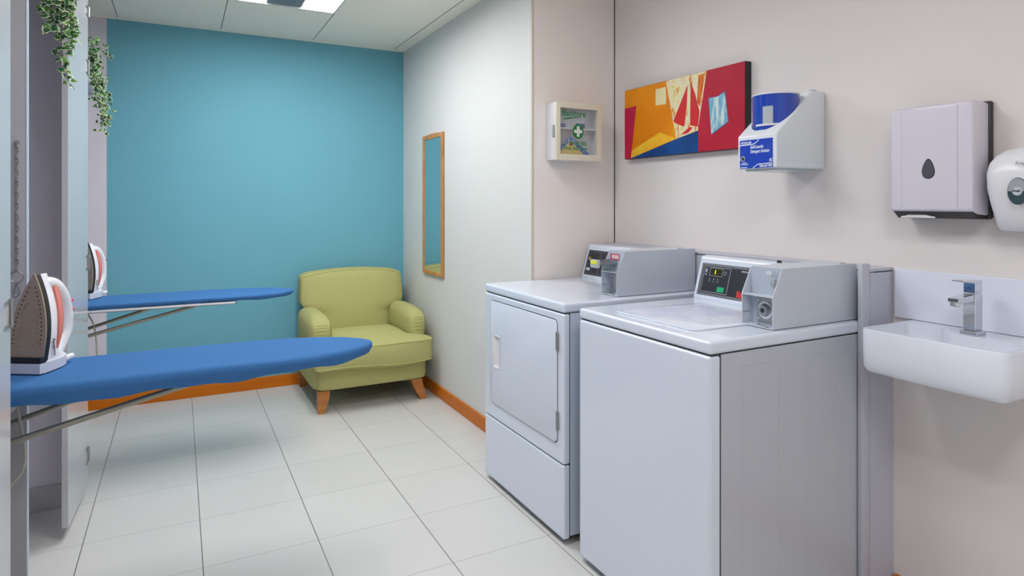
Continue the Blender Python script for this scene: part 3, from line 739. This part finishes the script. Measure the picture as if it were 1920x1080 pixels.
# ================================================================ DETERGENT DISPENSER
xb, xfr, ya, yb2, zb2, zm, zt2 = XW - .001, 1.830, 1.505, 1.677, 1.423, 1.543, 1.705
t = thing('detergent_dispenser', 'white wall-mounted laundry detergent dispenser with a blue tub beside the painting', 'dispenser', (XW, 1.59, 1.42))
prof = [(xb, zb2), (xfr, zb2), (xfr, zm), (2.020, zt2), (xb, zt2)]
hs = MB().prism(prof, 'y', ya, yb2, .006, 3).build('housing', mat('dispenser_white', (222, 228, 234), .3), t)
AX, AY, AR = 1.930, (ya + yb2) / 2 + .001, .080
cut(hs, [MB().disc((AX, AY, 1.562), (0, 0, 1), AR + .001, .25, 48)])
tub = MB().disc((AX, AY, 1.5625), (0, 0, 1), AR - .002, 1.690 - 1.5625, 48, r2=AR + .001).build('tub', mat('tub_blue', (8, 62, 176), .2, coat=.6), t)
MB().torus((AX, AY, 1.691), (0, 0, 1), AR, .0035, n=48).build('tub_rim', PLASTIC, tub)
def curved(a0, a1, z0, z1, r, m, name, par, n=10):
    a0, a1 = math.radians(a0), math.radians(a1)
    inn = [(AX + r * math.cos(a0 + (a1 - a0) * i / n), AY + r * math.sin(a0 + (a1 - a0) * i / n)) for i in range(n + 1)]
    out_ = [(AX + (r + .0012) * math.cos(a0 + (a1 - a0) * i / n), AY + (r + .0012) * math.sin(a0 + (a1 - a0) * i / n)) for i in range(n + 1)]
    return MB().prism(inn + out_[::-1], 'z', z0, z1).build(name, m, par, smooth=False)
curved(188, 214, 1.583, 1.645, AR - .0008, mat('window_grey', (176, 184, 190), .3), 'level_window', tub)
curved(165, 236, 1.576, 1.583, AR - .0009, PLASTIC, 'fill_band', tub, 20)
# label plate
lb = MB().box(xfr - .002, xfr + .0005, 1.520, 1.664, 1.4245, 1.5275).build('label', mat('label_blue', (2, 60, 180), .3, coat=.4), t, smooth=False)
xl = xfr - .0022; Rr, Uu = (0, -1, 0), (0, 0, 1)
WT = mat('print_white', (226, 234, 244), .5)
text('lettering', 'ECOLAB', .0105, (xl, 1.658, 1.5145), Rr, Uu, WT, lb, xs=1.15, bold=.0004)
st = MB()
def band(pts, w_, z=0): st.prism([(a, b) for a, b in pts] + [(a, b - w_) for a, b in pts[::-1]], 'x', xl - .0003, xl)
band([(1.663, 1.5115), (1.605, 1.5125), (1.595, 1.5155), (1.578, 1.5270)], .0035)
st.build('top_stripe', WT, lb, smooth=False); st = MB()
band([(1.606, 1.4262), (1.592, 1.4345), (1.580, 1.4395), (1.521, 1.4415)], .0030)
st.build('bottom_stripe', WT, lb, smooth=False); st = MB()
for a, b, z in ((1.654, 1.634, 1.444), (1.660, 1.626, 1.438), (1.662, 1.63, 1.427)):
    st.box(xl - .0003, xl, b, a, z, z + .0028)

st.build('small_print', WT, lb, smooth=False)
text('lettering', 'Solid Laundry', .0165, (xl, 1.616, 1.4955), Rr, Uu, WT, lb, xs=.62, shear=.18, bold=.0003)
text('lettering', 'Detergent Activator', .0165, (xl, 1.616, 1.4795), Rr, Uu, WT, lb, xs=.60, shear=.18, bold=.0003)
text('lettering', 'EC', .014, (xl, 1.5335, 1.4455), Rr, Uu, WT, lb, xs=.8, shear=.15, bold=.0004)
text('lettering', 'Solitron\u00ae 1500', .0125, (xl, 1.575, 1.4275), Rr, Uu, WT, lb, xs=.66, shear=.15, bold=.0003)
MB().torus((xl - .001, 1.649, 1.4605), (1, 0, 0), .0085, .0022).disc((xl + .001, 1.649, 1.4605), (-1, 0, 0), .0075, .002, 20, m=DARK).disc((xl - .001, 1.649, 1.4605), (-1, 0, 0), .0035, .005, 12).build('button', CHROME, lb)
MB().box(2.035, 2.060, 1.515, 1.535, zt2, zt2 + .004, .001, 1).tube([(2.03, 1.522, zt2 + .004), (2.055, 1.522, zt2 + .006)], .004, 8).build('lock', CHROME, t)
MB().box(xfr + .03, XW - .02, ya - .0008, ya + .001, zb2 + .004, zb2 + .018, 0).build('side_tab', mat('dispenser_white', (222, 228, 234), .3), t, smooth=False)
MB().box(xfr + .02, XW - .03, ya + .02, yb2 - .02, zb2 - .008, zb2 + .002).build('outlet', mat('outlet_grey', (190, 200, 202), .2), t, smooth=False)

# ================================================================ TOWEL DISPENSER
t = thing('towel_dispenser', 'square pale lilac paper towel dispenser above the basin', 'dispenser', (XW, 1.085, 1.25))
xf_, ya, yb_ = 1.984, .970, 1.203
MB().box(XW - .018, XW - .0005, ya - .006, yb_ + .002, 1.252, 1.596, .008, 3).build('back_plate', mat('dispenser_black', (52, 50, 52), .4), t)
MB().prism([(XW - .018, 1.253), (xf_ + .035, 1.253), (xf_ + .006, 1.276), (xf_ + .006, 1.30), (XW - .018, 1.30)], 'y', ya + .004, yb_ - .004, .001, 1).build('tray', MATS['dispenser_black'], t, smooth=False)
cv = MB().prism([(XW - .017, 1.262), (xf_ + .034, 1.266), (xf_, 1.277), (xf_, 1.588), (xf_ + .012, 1.594), (XW - .017, 1.590)], 'y', ya, yb_, .007, 3).build('cover', LILAC, t)
cut(cv, [MB().box(xf_ + .012, XW - .03, ya + .01, yb_ - .01, 1.20, 1.285), MB().box(xf_ - .01, xf_ + .0015, ya + .0385, ya + .0400, 1.2, 1.65), MB().box(xf_ - .01, xf_ + .0006, yb_ - .035, yb_ - .0345, 1.2, 1.65)])
tear = []
for i in range(28):
    a = 2 * PI * i / 28; r_ = math.cos(a) * .021
    tear.append((1.089 + .0155 * math.sin(a) * (1 - .35 * math.cos(a)), 1.402 + .0275 * math.cos(a)))
MB().prism(tear, 'x', xf_ - .0015, xf_ + .001).build('level_window', mat('smoke_window', (80, 80, 90), .15, coat=.5), cv, smooth=False)
MB().prism([(1.089 + (a - 1.089) * 1.13, 1.402 + (b - 1.402) * 1.1) for a, b in tear], 'x', xf_ - .0006, xf_ + .001).build('window_rim', DARK, cv, smooth=False)
pt = MB(); n = 18
top = [(yb_ - .02 - .10 * i / n, 1.2585 + .010 * math.sin(PI * i / n) ** 2) for i in range(n + 1)]
pt.prism([(a, b) for a, b in top] + [(a, 1.2545) for a, b in top[::-1]], 'x', xf_ + .022, xf_ + .026)
o = pt.build('paper_towel', mat('paper_white', (235, 236, 240), .9), smooth=False); o['label'] = 'edge of white paper towel poking out of the towel dispenser slot'; o['category'] = 'paper towel'

# ================================================================ SOAP DISPENSER
t = thing('soap_dispenser', 'rounded white soap dispenser with an oval window at the right edge', 'dispenser', (XW, .85, 1.22))
cy_, hwid = .853, .100
R = []
prof = [(1.222, .078, .070), (1.232, .083, .085), (1.26, .087, .098), (1.30, .094, .112), (1.34, .099, .122), (1.38, .100, .124), (1.41, .095, .115), (1.43, .084, .098), (1.445, .066, .075), (1.452, .04, .05)]
for z, hw_, dp in prof:
    ring = []
    for j in range(25):
        a = PI * j / 24; ring.append((XW - .001 - dp * math.sin(a) ** .55, cy_ + hw_ * (1 if math.cos(a) > 0 else -1) * abs(math.cos(a)) ** .62, z))
    R.append(ring)
bd = MB().loft(R).build('body', PLASTIC, t, ang=60)
def oval(r1, r2, z0=1.331, n=28): return [(cy_ + .0 + r1 * math.cos(2 * PI * i / n), z0 + r2 * math.sin(2 * PI * i / n)) for i in range(n)]
xs_ = XW - .001 - .121
MB().prism(oval(.023, .036), 'x', xs_ - .0045, xs_ + .006).build('window_rim', mat('rim_dark', (60, 70, 80), .2), bd, smooth=False)
up = [(a, b) for a, b in oval(.0215, .0345) if b >= 1.3309]; lo = [(a, b) for a, b in oval(.0215, .0345) if b <= 1.3311]
MB().prism(up, 'x', xs_ - .0055, xs_).build('window_top', mat('rim_silver', (160, 165, 170), .2), bd, smooth=False)
MB().prism(lo, 'x', xs_ - .0055, xs_).build('window_bottom', mat('teal_soap', (20, 60, 66), .08, coat=.8), bd, smooth=False)
MB().disc((xs_ - .0055, cy_, 1.331), (-1, 0, 0), .0115, .0008, 20).build('badge', mat('badge_grey', (190, 195, 198), .3), bd, smooth=False)
text('lettering', 'Fresh', .0075, (xs_ - .0067, cy_ + .0105, 1.3295), (0, -1, 0), (0, 0, 1), DARK, bd, bold=.0002)
text('lettering', 'Soap', .013, (xs_ - .006, cy_ + .006, 1.401), (0, -1, 0), (0, 0, 1), mat('embossed_grey', (120, 120, 125), .4), bd, shear=.3)

# ================================================================ BASIN, TAP, SPLASHBACK
o = MB().box(XW - .010, XW - .0005, .55, 1.248, .9257, 1.085, .0015, 1).build('splashback', SPLASH, smooth=False)
o['label'] = 'low white splashback panel on the wall behind the basin'; o['category'] = 'splashback'
YL = 1.192
n = 14; fx = lambda u: 1.812 - .006 * math.sin(PI * u)
t = thing('wash_basin', 'white ceramic wall-hung hand basin on the right wall', 'basin', (XW, .99, .80))
def bas(x0, x1, y0_, y1_, r, grow=0, bow=.006):
    pts = []
    for i in range(13):
        u = i / 12; y = y1_ - r - (y1_ - y0_ - 2 * r) * u; pts.append((x0 - bow * math.sin(PI * u), y))
    for i in range(1, 7):
        a = PI / 2 * i / 6; pts.append((x0 + r - r * math.cos(a), y0_ + r - r * math.sin(a)))
    pts += [(x1, y0_), (x1, y1_)]
    for i in range(6):
        a = PI / 2 * (1 - i / 6); pts.append((x0 + r - r * math.cos(a), y1_ - r + r * math.sin(a)))
    return pts
def ringz(p, z): return [(a, b, z) for a, b in p]
outer = MB().loft([ringz(bas(1.850, XW - .001, .86, YL - .04, .02), .793), ringz(bas(1.824, XW - .001, .82, YL - .006, .02), .797), ringz(bas(1.814, XW - .001, .81, YL - .001, .022), .812), ringz(bas(1.812, XW - .001, .806, YL, .022), .85), ringz(bas(1.812, XW - .001, .806, YL, .022), .920), ringz(bas(1.8145, XW - .001, .8085, YL - .0025, .02), .925)])
bs = outer.build('bowl', CERAMIC, t, ang=50)
def cav(g, z):
    """outline of the hollow, pinched in front of the tap deck"""
    p = []; xa, ya_, yb9, r_ = 1.8215 + g, .822 + g, YL - .0095 - g, .022
    for k in range(7): a = PI / 2 * k / 6; p.append((xa + r_ - r_ * math.sin(a) , yb9 - r_ + r_ * math.cos(a)))
    for k in range(1, 10): u = k / 10; p.append((xa - .006 * math.sin(PI * u), yb9 - r_ - (yb9 - ya_ - 2 * r_) * u))
    for k in range(7): a = PI / 2 * k / 6; p.append((xa + r_ - r_ * math.cos(a), ya_ + r_ - r_ * math.sin(a)))
    for k in range(16):
        y = ya_ + (yb9 - ya_ - .012) * k / 15; e = max(0, min(1, (y - 1.015) / .07)); e = e * e * (3 - 2 * e)
        p.append((1.968 + .062 * e - g * 1.3, y))
    p.append((2.022 - g * 1.3, yb9 - .003)); p.append((2.010 - g * 1.3, yb9))
    return [(a, b, z) for a, b in p]
cut(bs, [MB().loft([cav(.040, .832), cav(.020, .838), cav(.008, .862), cav(.001, .905), cav(0, .93)])])
t = thing('basin_tap', 'square chrome mixer tap standing on the basin deck', 'tap', (2.005, .98, .9252))
MB().box(1.980, 2.030, .956, 1.003, .9252, .937, .002, 1).build('base_plate', CHROME, t, smooth=False)
MB().box(1.986, 2.024, .9635, .996, .937, 1.042, .0015, 1).build('column', CHROME, t, smooth=False)
sp = MB().prism([(1.988, 1.040), (1.905, 1.034), (1.905, 1.024), (1.914, 1.020), (1.988, 1.020)], 'y', .966, .994, .001, 1).build('spout', CHROME, t, smooth=False)
MB().disc((1.918, .980, 1.024), (-.25, 0, -1), .0125, .013, 24).disc((1.9145, .98, 1.012), (-.25, 0, -1), .0105, .0006, 20, m=DARK).build('aerator', CHROME, sp)
MB().box(1.987, 2.0245, .964, .9955, 1.044, 1.073, .0015, 1).build('cartridge_cap', CHROME, t, smooth=False)
MB().prism([(2.0245, 1.0735), (2.0245, 1.080), (1.925, 1.083), (1.925, 1.0795), (1.987, 1.0715)], 'y', .9645, .995, .001, 1).build('lever', CHROME, t, smooth=False)

# ================================================================ BOXING BEHIND THE MACHINES
t = thing('pipe_boxing', 'white service boxing running along the wall behind the laundry machines', 'boxing', (2.01, 2, 0))
MB().box(1.9665, XW - .001, 1.257, 1.2738, 0, 1.074, .0005, 1).build('end_panel', mat('boxing_white', (190, 191, 204), .35), t)
MB().box(2.000, XW - .001, 1.2735, 2.74, 0, 1.074, .003, 2).build('panel', mat('boxing_white', (190, 191, 204), .35), t)
MB().box(2.000, XW - .001, 1.257, 2.74, 1.077, 1.087, .002, 1).build('cap', MATS['boxing_white'], t, smooth=False)
MB().box(1.968, 2.0, 1.257, 1.2725, 1.077, 1.087, .001, 1).build('cap', MATS['boxing_white'], t, smooth=False)
MB().box(1.926, 1.9665, 1.257, 1.2738, 0, 1.105, .003, 2).build('end_post', MATS['boxing_white'], t)
MB().box(2.002, 2.08, 1.259, 2.73, 1.074, 1.0775).build('gap_strip', DARK, t, smooth=False)

# ================================================================ LAUNDRY MACHINES
def coin_box(par, y0, y1, xb_):
    x0, x1c, z0, z1, zc = 1.565, 1.607, .9205, 1.101, 1.017
    sh = .0025
    g = MB()
    side = [(x0, z0), (x0, zc), (x1c, z1), (xb_, z1), (xb_, z0)]
    g.prism(side, 'y', y0, y0 + sh); g.prism(side, 'y', y1 - sh, y1)
    g.box(x1c - .001, xb_, y0 + sh, y1 - sh, z1 - sh, z1); g.box(x0, xb_, y0 + sh, y1 - sh, z0, z0 + sh); g.box(xb_ - sh, xb_ - .0003, y0 + sh, y1 - sh, z0 + sh, z1 - sh)
    c = g.build('coin_box', ENAMEL2, par, smooth=False)
    MB().box(x0 + .001, x0 + .040, y0 + sh, y1 - sh, zc - .003, zc).build('divider', ENAMEL2, c, smooth=False)
    MB().box(x0 + .0365, x0 + .040, y0 + sh, y1 - sh, z0, z1 - sh).build('inner_plate', mat('inner_plate_grey', (176, 186, 200), .4), c, smooth=False)
    MB().box(x0 + .003, x0 + .034, y1 - sh - .0008, y1 - sh, .958, .959).build('seam', SEAM, c, smooth=False)
    hl = MB()
    for k in range(3): hl.disc((x0 + .010 + .009 * k, y0 + .030 + .022 * k, z0 + sh), (0, 0, 1), .006, .0004, 14)
    hl.build('slots', DARK, c, smooth=False)
    hl2 = MB(); hl2.disc((x0 + .34, y0 + .012, z1), (0, 0, 1), .006, .006, 14).box(x0 + .34, x0 + .355, y0 + .008, y0 + .018, z1, z1 + .004)
    hl2.build('lock', CHROME, c)
    lp = x0 + .036
    yl = y0 + .055
    MB().box(lp - .003, lp, yl - .045, yl + .032, .932, 1.008, .001, 1).build('lock_plate', STEEL, c, smooth=False)
    for a, b in ((.024, .942), (.024, .997), (-.037, .942), (-.037, .997)): MB().disc((lp - .003, yl + a, b), (-1, 0, 0), .0045, .003, 12, r2=.003).build('screw', CHROME, c)
    return c, lp, yl

def machine(kind, label, y0, y1, cat, xb_=1.930):
    xf0 = 1.287; zl0, zl1 = .8795, .9185
    t = thing(kind, label, cat, (1.6, (y0 + y1) / 2, 0), 'coin-operated laundry machines')
    lid = MB().box(xf0, xb_, y0, y1, zl0 + .0015, zl1, .010, 4).build('top', ENAMEL, t, wn=True)
    MB().box(xf0 + .01, xb_ - .004, y0 + .006, y1 - .006, .03, zl0 + .004).build('gap_shade_core', mat('gap_dark', (52, 54, 58), .7), t, smooth=False)  # dark core colours in the shade seen through the panel gaps
    # console: wedge with rolled top
    cp = [(1.833, zl1 - .001), (1.835, .930), (1.8745, 1.066), (1.8765, 1.078), (1.884, 1.086), (1.905, 1.088), (xb_, 1.084), (xb_, zl1 - .001)]
    con = MB().prism(cp, 'y', y0 + .1435, y1 - .008, .004, 2).build('console', ENAMEL, t, wn=True)
    return t, lid, con
nrm = Vector((-(1.066 - .930), 0, 1.8745 - 1.835)).normalized(); Uc = Vector((1.8745 - 1.835, 0, 1.066 - .930)).normalized(); Hc = math.hypot(.0395, .136)
def on_console(u, off=0):    # u metres up the slanted face
    return Vector((1.835, 0, .930)) + Uc * u + nrm * off
def cpanel(mb, ya, yb, u0, u1, off, th, m=None):
    t_ = bmesh.new(); vs = []
    for o_ in (off, off + th):
        for (y, u) in ((ya, u0), (yb, u0), (yb, u1), (ya, u1)):
            p = on_console(u, o_); vs.append(t_.verts.new((p.x, y, p.z)))
    t_.faces.new(vs[:4]); t_.faces.new(vs[4:][::-1])
    for i in range(4): t_.faces.new((vs[i], vs[i + 4], vs[4 + (i + 1) % 4], vs[(i + 1) % 4]))
    bmesh.ops.recalc_face_normals(t_, faces=t_.faces[:]); mb.add(t_, m)
def cframe(mb, ya, yb, u0, u1, w_, off, m=None):
    for a in ((ya, yb, u0, u0 + w_), (ya, yb, u1 - w_, u1), (ya, ya + w_, u0, u1), (yb - w_, yb, u0, u1)): cpanel(mb, *a, off, .0003, m)

# ---- dryer
DY0, DY1 = 2.020, 2.712
t, lid, con = machine('tumble_dryer', 'white coin-operated tumble dryer standing against the column', DY0, DY1, 'tumble dryer', 1.990)
MB().box(1.287, 1.318, DY0, DY1, .306, .877, .008, 4).build('front_panel', ENAMEL, t, wn=True)
MB().box(1.287, 1.318, DY0, DY1, .022, .3025, .008, 4).build('lower_panel', ENAMEL, t, wn=True)
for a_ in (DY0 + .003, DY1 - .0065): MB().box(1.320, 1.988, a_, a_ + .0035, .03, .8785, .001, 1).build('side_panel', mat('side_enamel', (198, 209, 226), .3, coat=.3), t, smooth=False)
def rrect(y0, y1, z0, z1, r, n=6):
    p = []
    for cy2, cz2, a0 in ((y1 - r, z1 - r, 0), (y0 + r, z1 - r, 90), (y0 + r, z0 + r, 180), (y1 - r, z0 + r, 270)):
        for i in range(n + 1):
            a = math.radians(a0 + 90 * i / n); p.append((cy2 + r * math.cos(a), cz2 + r * math.sin(a)))
    return p
MB().prism(rrect(2.0600, 2.6485, .3735, .8515, .024), 'x', 1.2864, 1.290).build('door_gap_shade', mat('door_gap_shade', (70, 74, 82), .7), t, smooth=False)  # dark slab behind the door draws the shade in the gap around it
door = MB().prism(rrect(2.063, 2.6465, .377, .848, .022), 'x', 1.2815, 1.2900, .0025, 2).build('door', ENAMEL, t)
cut(door, [MB().prism([(2.548, .552), (2.548, .690), (2.600, .690), (2.600, .552)], 'x', 1.270, 1.2895)])
door['label'] = 'square hinged dryer door'
hd = MB(); hp_ = rrect(2.541, 2.607, .545, .697, .008)
hi_ = rrect(2.549, 2.599, .553, .689, .006)
hd.loft([[(1.2805, a, b) for a, b in hp_], [(1.2785, a + (.003 if a < 2.57 else -.003), b + (.003 if b < .62 else -.003)) for a, b in hp_], [(1.2800, a, b) for a, b in hi_], [(1.2860, a + (.008 if a < 2.57 else -.002), b) for a, b in hi_]], caps=False)
hd.box(1.2857, 1.2862, 2.549, 2.60, .552, .69)
hd.build('handle', PLASTIC, door, smooth=False)
for z0_, z1_ in ((.735, .803), (.43, .50)):
    h_ = MB(); h_.box(1.2795, 1.287, 2.050, 2.066, z0_, z1_, .001, 1); h_.tube([(1.280, 2.058, z0_ - .002), (1.280, 2.058, z1_ + .002)], .003, 8)
    for k in range(3): h_.disc((1.2795, 2.054, z0_ + .01 + k * (z1_ - z0_ - .02) / 2), (-1, 0, 0), .0022, .0008, 8, m=DARK)
    h_.build('hinge', STEEL, door)
for yy_ in (DY0 + .06, DY1 - .06):
    for xx_ in (1.34, 1.88): MB().disc((xx_, yy_, 0), (0, 0, 1), .018, .032, 14).build('foot', DARK, t)
pn = MB(); cpanel(pn, 2.40, 2.690, .006, .134, .0002, .0006)
p = pn.build('control_panel', PANEL, con, smooth=False)
ln = MB(); cframe(ln, 2.405, 2.685, .010, .130, .0012, .0009); cframe(ln, 2.411, 2.679, .016, .124, .0010, .0009)
cpanel(ln, 2.585, 2.587, .016, .124, .0009, .0003); cpanel(ln, 2.575, 2.577, .016, .124, .0009, .0003); cpanel(ln, 2.628, 2.629, .016, .06, .0009, .0003); cpanel(ln, 2.587, 2.679, .06, .0612, .0009, .0003)
ln.build('panel_lines', mat('line_grey', (120, 124, 134), .5), p, smooth=False)
kn = on_console(.088, 0); q2 = on_console(.034, 0)
MB().disc((kn.x, 2.655, kn.z), tuple(nrm), .009, .012, 16).build('start_button', mat('brassy', (190, 170, 110), .3, metal=.8), p)
MB().disc((q2.x, 2.655, q2.z), tuple(nrm), .009, .014, 16, r2=.007).build('indicator_lamp', mat('lamp_white', (220, 226, 226), .2), p)
c, lp, yl = coin_box(t, 2.058, 2.163, 1.988)
# coin slide and price card
ys0, ys1 = yl - .010, yl + .036
sl = MB(); sl.box(1.52, lp, ys0, ys1, 1.050, 1.055, .001, 1); sl.box(1.51, lp, ys0 - .002, ys0 + .002, 1.046, 1.064); sl.box(1.51, lp, ys1 - .002, ys1 + .002, 1.046, 1.064)
sl.box(1.555, 1.560, ys0 + .002, ys1 - .002, 1.030, 1.050)
sd = sl.build('coin_slide', STEEL, c, smooth=False)
MB().box(1.500, 1.514, ys0 - .004, ys1 + .004, 1.034, 1.068, .004, 2).build('slide_head', mat('head_grey', (190, 194, 190), .35, metal=.3), sd)
MB().box(1.4985, 1.5005, ys0 + .004, ys1 - .004, 1.050, 1.063, .0008, 1).build('slide_label', mat('yellow_label', (225, 225, 30), .5), sd, smooth=False)
pc = MB(); pc.box(lp - .0012, lp - .0002, yl - .026, yl + .034, 1.064, 1.088)
pcx = pc.build('price_card', mat('card_red', (190, 40, 60), .5), c, smooth=False)
pw = MB()
for k in range(7): pw.box(lp - .0018, lp - .0012, yl - .022 + .0068 * k, yl - .0185 + .0068 * k, 1.068, 1.084)
pw.build('card_stripes', WT, pcx, smooth=False)
st_ = MB().prism([(1.42, 2.18), (1.66, 2.26), (1.70, 2.55), (1.45, 2.52)], 'z', .9182, .9188).build('faded_sticker', mat('faded_sticker', (210, 213, 226), .2), lid, smooth=False)

# ---- washer
WY0, WY1 = 1.275, 1.917
t, lid, con = machine('washing_machine', 'white coin-operated top-loading washing machine in front of the dryer, beside the basin', WY0, WY1, 'washing machine', 1.955)
MB().box(1.287, 1.330, WY0 + .001, WY1 - .001, .022, .877, .010, 4).build('front_panel', ENAMEL, t, wn=True)
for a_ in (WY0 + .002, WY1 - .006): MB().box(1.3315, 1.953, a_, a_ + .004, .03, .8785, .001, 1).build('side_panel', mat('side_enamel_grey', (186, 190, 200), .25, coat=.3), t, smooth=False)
em = MB()
for a, b_ in ((1.412, 1.560), (1.682, 1.835)):
    for q_ in ((a, a + .003), (b_, b_ + .0025)): em.box(q_[0], q_[1], WY0 + .0008, WY0 + .003, .05, .838, .0005, 1)
    em.box(a, b_, WY0 + .0012, WY0 + .003, .8365, .838, .0005, 1)
em.build('pressed_ribs', MATS['side_enamel_grey'], t, smooth=False)
for yy_ in (WY0 + .06, WY1 - .06):
    for xx_ in (1.34, 1.88): MB().disc((xx_, yy_, 0), (0, 0, 1), .018, .032, 14).build('foot', DARK, t)
# loading door on the top with a worn violet film
dr = MB().prism(rrect(1.345, 1.745, 1.395, 1.790, .03), 'z', .9180, .9235, .003, 2).build('loading_door', ENAMEL, t)
MB().prism([(1.372, 1.770), (1.45, 1.785), (1.70, 1.745), (1.715, 1.43), (1.60, 1.41), (1.44, 1.43), (1.39, 1.60)], 'z', .9233, .9237).build('worn_film', two_tone('worn_film', (196, 200, 226), (214, 219, 232), 7, .4, .6, .25), dr, smooth=False)
cc_ = MB(); cc_.tube([(1.50, 1.50, .9238), (1.56, 1.53, .9240), (1.60, 1.56, .9238), (1.64, 1.62, .9238)], .0012, 5)
cc_.build('film_crease', mat('crease_white', (235, 238, 245), .2), dr)
pn = MB(); cpanel(pn, 1.330, 1.893, .006, .134, .0002, .0006)
p = pn.build('control_panel', PANEL, con, smooth=False)
ln = MB(); cframe(ln, 1.334, 1.889, .009, .131, .0014, .0009); cframe(ln, 1.340, 1.883, .0135, .1265, .0010, .0009); cframe(ln, 1.742, 1.876, .020, .121, .0013, .0009); cframe(ln, 1.781, 1.846, .086, .117, .0010, .0009)
ln.build('panel_lines', LINEW, p, smooth=False)
dp = MB(); cpanel(dp, 1.784, 1.843, .088, .115, .0009, .0004); dp.build('display', mat('display_dark', (44, 46, 20), .2), p, smooth=False)
o1 = on_console(.094, .0014)
text('display_digit', '1', .022, (o1.x, 1.822, o1.z), (0, -1, 0), tuple(Uc), mat('digit_yellow', (225, 230, 40), .5, emit=1.2), p, xs=.9, bold=.0006)
sb = MB(); cpanel(sb, 1.758, 1.792, .026, .046, .0009, .0012); sb.build('start_button', mat('button_green', (20, 170, 110), .4), p, smooth=False)
dt = MB()
for k in range(3):
    cpanel(dt, 1.838 - .021 * k, 1.842 - .021 * k, .071, .075, .0009, .0004); cpanel(dt, 1.835 - .021 * k, 1.845 - .021 * k, .063, .0645, .0009, .0003)
cpanel(dt, 1.861, 1.868, .098, .112, .0009, .0003); cpanel(dt, 1.862, 1.867, .086, .093, .0009, .0003)
dt.build('indicator_dots', LINEW, p, smooth=False)
o2 = on_console(.101, .0012); MB().torus((o2.x, 1.768, o2.z), tuple(nrm), .0065, .0006).build('clock_mark', LINEW, p)
o3 = on_console(.112, .0012)
text('lettering', 'PERMANENT PRESS', .0105, (o3.x, 1.692, o3.z), (0, -1, 0), tuple(Uc), LINEW, p, xs=1.5, shear=.15)
o4 = on_console(.020, .0012)
text('lettering', 'Speed Queen', .030, (o4.x, 1.694, o4.z), (0, -1, 0), tuple(Uc), mat('logo_red', (225, 50, 40), .5), p, xs=.95, bold=.0012)
c, lp, yl = coin_box(t, 1.300, 1.418, 1.962)
MB().disc((lp - .003, yl - .002, .970), (-1, 0, 0), .027, .004, 28).build('lock_ring', CHROME, c)
MB().disc((lp - .007, yl - .002, .970), (-1, 0, 0), .0205, .012, 28, r2=.016).disc((lp - .0192, yl - .002, .970), (-1, 0, 0), .007, .0006, 14, m=DARK).build('lock_barrel', STEEL, c)
MB().prism([(yl - .027, 1.085), (yl - .021, 1.091), (yl - .005, 1.091), (yl + .001, 1.085), (yl - .005, 1.079), (yl - .021, 1.079)], 'x', lp - .0008, lp - .0001).build('blank_plate', mat('plate_pale', (208, 212, 220), .3), c, smooth=False)
ks = MB(); ks.tube([(lp - .004, yl - .031, 1.058), (lp - .010, yl - .034, 1.072), (lp - .006, yl - .032, 1.092)], .0028, 8); ks.disc((lp - .001, yl - .030, 1.056), (-1, 0, 0), .010, .004, 18)
ks.build('drop_lock', CHROME, c)
MB().disc((1.893, 1.545, 1.087), (0, 0, 1), .008, .007, 14).build('rubber_stop', DARK, con)
